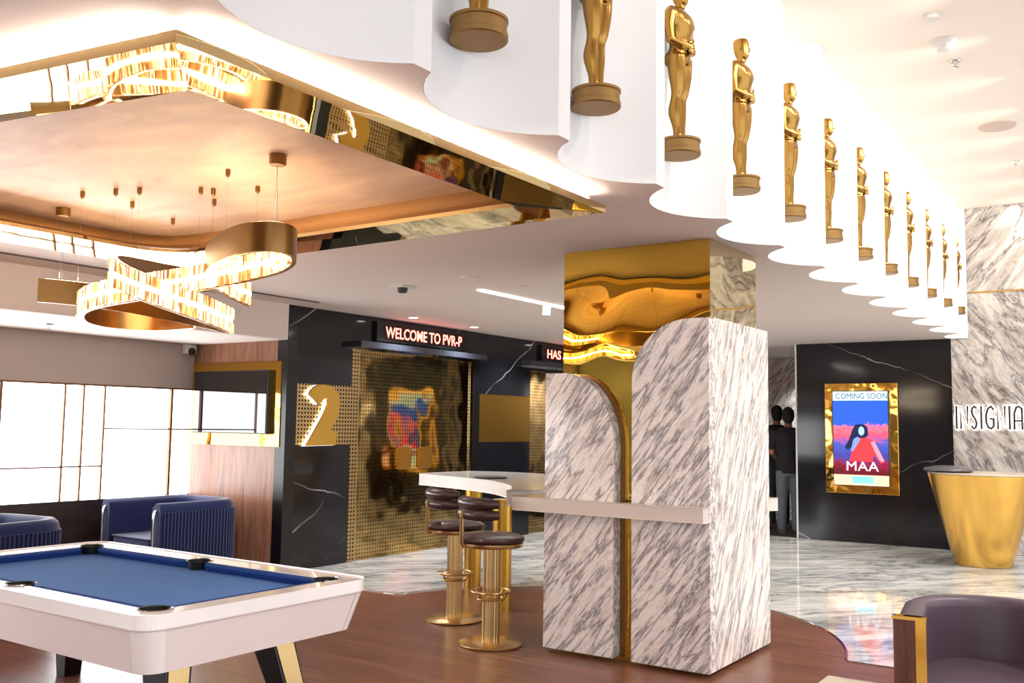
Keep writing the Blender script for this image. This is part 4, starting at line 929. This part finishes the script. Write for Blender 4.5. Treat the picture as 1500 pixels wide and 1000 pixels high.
# ------------------------------------------------------------------ ceiling fittings
def disc(name, loc, prof, m, label, cat, group=None):
    b = BM(); lathe(b, prof, n=28); o = tag(obj(name, b, m, smooth=40), label, cat, group); o.location = loc; return o
def sprinkler(loc, label):
    t = empty('sprinkler', loc, label, 'sprinkler', 'ceiling sprinklers')
    b = BM(); lathe(b, [(0.001, 0), (0.04, 0), (0.035, -0.008), (0.001, -0.008)], n=20); obj('flange', b, M_chrome, t)
    b = BM(); lathe(b, [(0.01, -0.0085), (0.009, -0.05), (0.001, -0.05)], n=10); lathe(b, [(0.001, -0.05), (0.028, -0.051), (0.001, -0.053)], n=16); obj('deflector', b, M_chrome, t)
e = 0.001
sprinkler((8.458, 1.327, ZU - e), 'small sprinkler on the tall white ceiling beside the smoke detector')
sprinkler((12.017, 1.286, ZU - e), 'small sprinkler on the tall white ceiling at the right edge, near far wall')
sprinkler((4.919, 8.7, ZL - e), 'small sprinkler on the low lounge ceiling above the windows')
disc('smoke_detector', (7.95, 1.328, ZU - e), [(0.001, 0), (0.09, 0), (0.09, -0.03), (0.055, -0.045), (0.05, -0.085), (0.001, -0.09)], M_whiteplastic, 'white round smoke detector on the tall white ceiling', 'smoke detector')
disc('ceiling_sensor', (7.413, 1.318, ZU - e), [(0.001, 0), (0.06, 0), (0.055, -0.03), (0.001, -0.035)], M_whiteplastic, 'small flat white sensor on the tall ceiling, topmost of the fittings', 'sensor')
t = disc('ceiling_speaker', (10.518, 1.281, ZU - e), [(0.001, 0), (0.17, 0), (0.165, -0.012), (0.15, -0.014), (0.001, -0.014)], mat('speaker_grille', rgb(214, 190, 176), 0.6), 'large flat round speaker on the tall white ceiling', 'speaker')
disc('ceiling_speaker', (6.6, 4.98, ZC - e), [(0.001, 0), (0.09, 0), (0.085, -0.008), (0.001, -0.009)], M_soffit, 'flat round speaker cover on the taupe ceiling left of the light line', 'speaker')
disc('ceiling_speaker', (7.25, 4.85, ZC - e), [(0.001, 0), (0.05, 0), (0.045, -0.008), (0.001, -0.009)], M_soffit, 'small round cover on the taupe ceiling just beside the light line', 'speaker')
t = empty('projector_mount', (6.745, 5.882, ZC - e), 'small black ceiling fitting on the taupe ceiling above the red sign', 'ceiling fitting')
b = BM(); box(b, -0.10, 0.10, -0.08, 0.08, -0.012, 0); obj('plate', b, M_whiteplastic, t)
b = BM(); lathe(b, [(0.05, -0.0125), (0.045, -0.05), (0.03, -0.06), (0.001, -0.06)], n=20); obj('body', b, M_blackplastic, t, smooth=40)
t = empty('linear_light', (8.3, 5.35, ZC - e), 'long thin white linear light in the taupe ceiling running behind the column', 'ceiling light')
obj('diffuser', boxm(-1.05, 1.2, -0.03, 0.03, -0.010, 0), M_lamp, t)
disc('pendant_cylinder', (8.55, 5.42, ZC - e), [(0.001, 0), (0.045, 0), (0.045, -0.11), (0.001, -0.11)], M_whiteplastic, 'small white cylinder light on the ceiling next to the column', 'ceiling light')
for i, (x, y) in enumerate(((8.75, 7.45), (9.98, 7.45), (12.6, 7.45))):
    t = empty('downlight', (x, y, ZC - e), ['round downlight above the left end of the WELCOME sign', 'round downlight above the right end of the WELCOME sign', 'round downlight above the second red sign by the column'][i], 'ceiling light', 'downlights above the door wall')
    b = BM(); lathe(b, [(0.055, 0), (0.07, 0), (0.07, -0.008), (0.055, -0.008), (0.055, 0)], n=28, cap=False); obj('ring', b, M_whiteplastic, t, smooth=40)
    b = BM(); lathe(b, [(0.001, -0.002), (0.054, -0.002), (0.054, -0.005), (0.001, -0.005)], n=28); obj('diffuser', b, M_lamp, t)
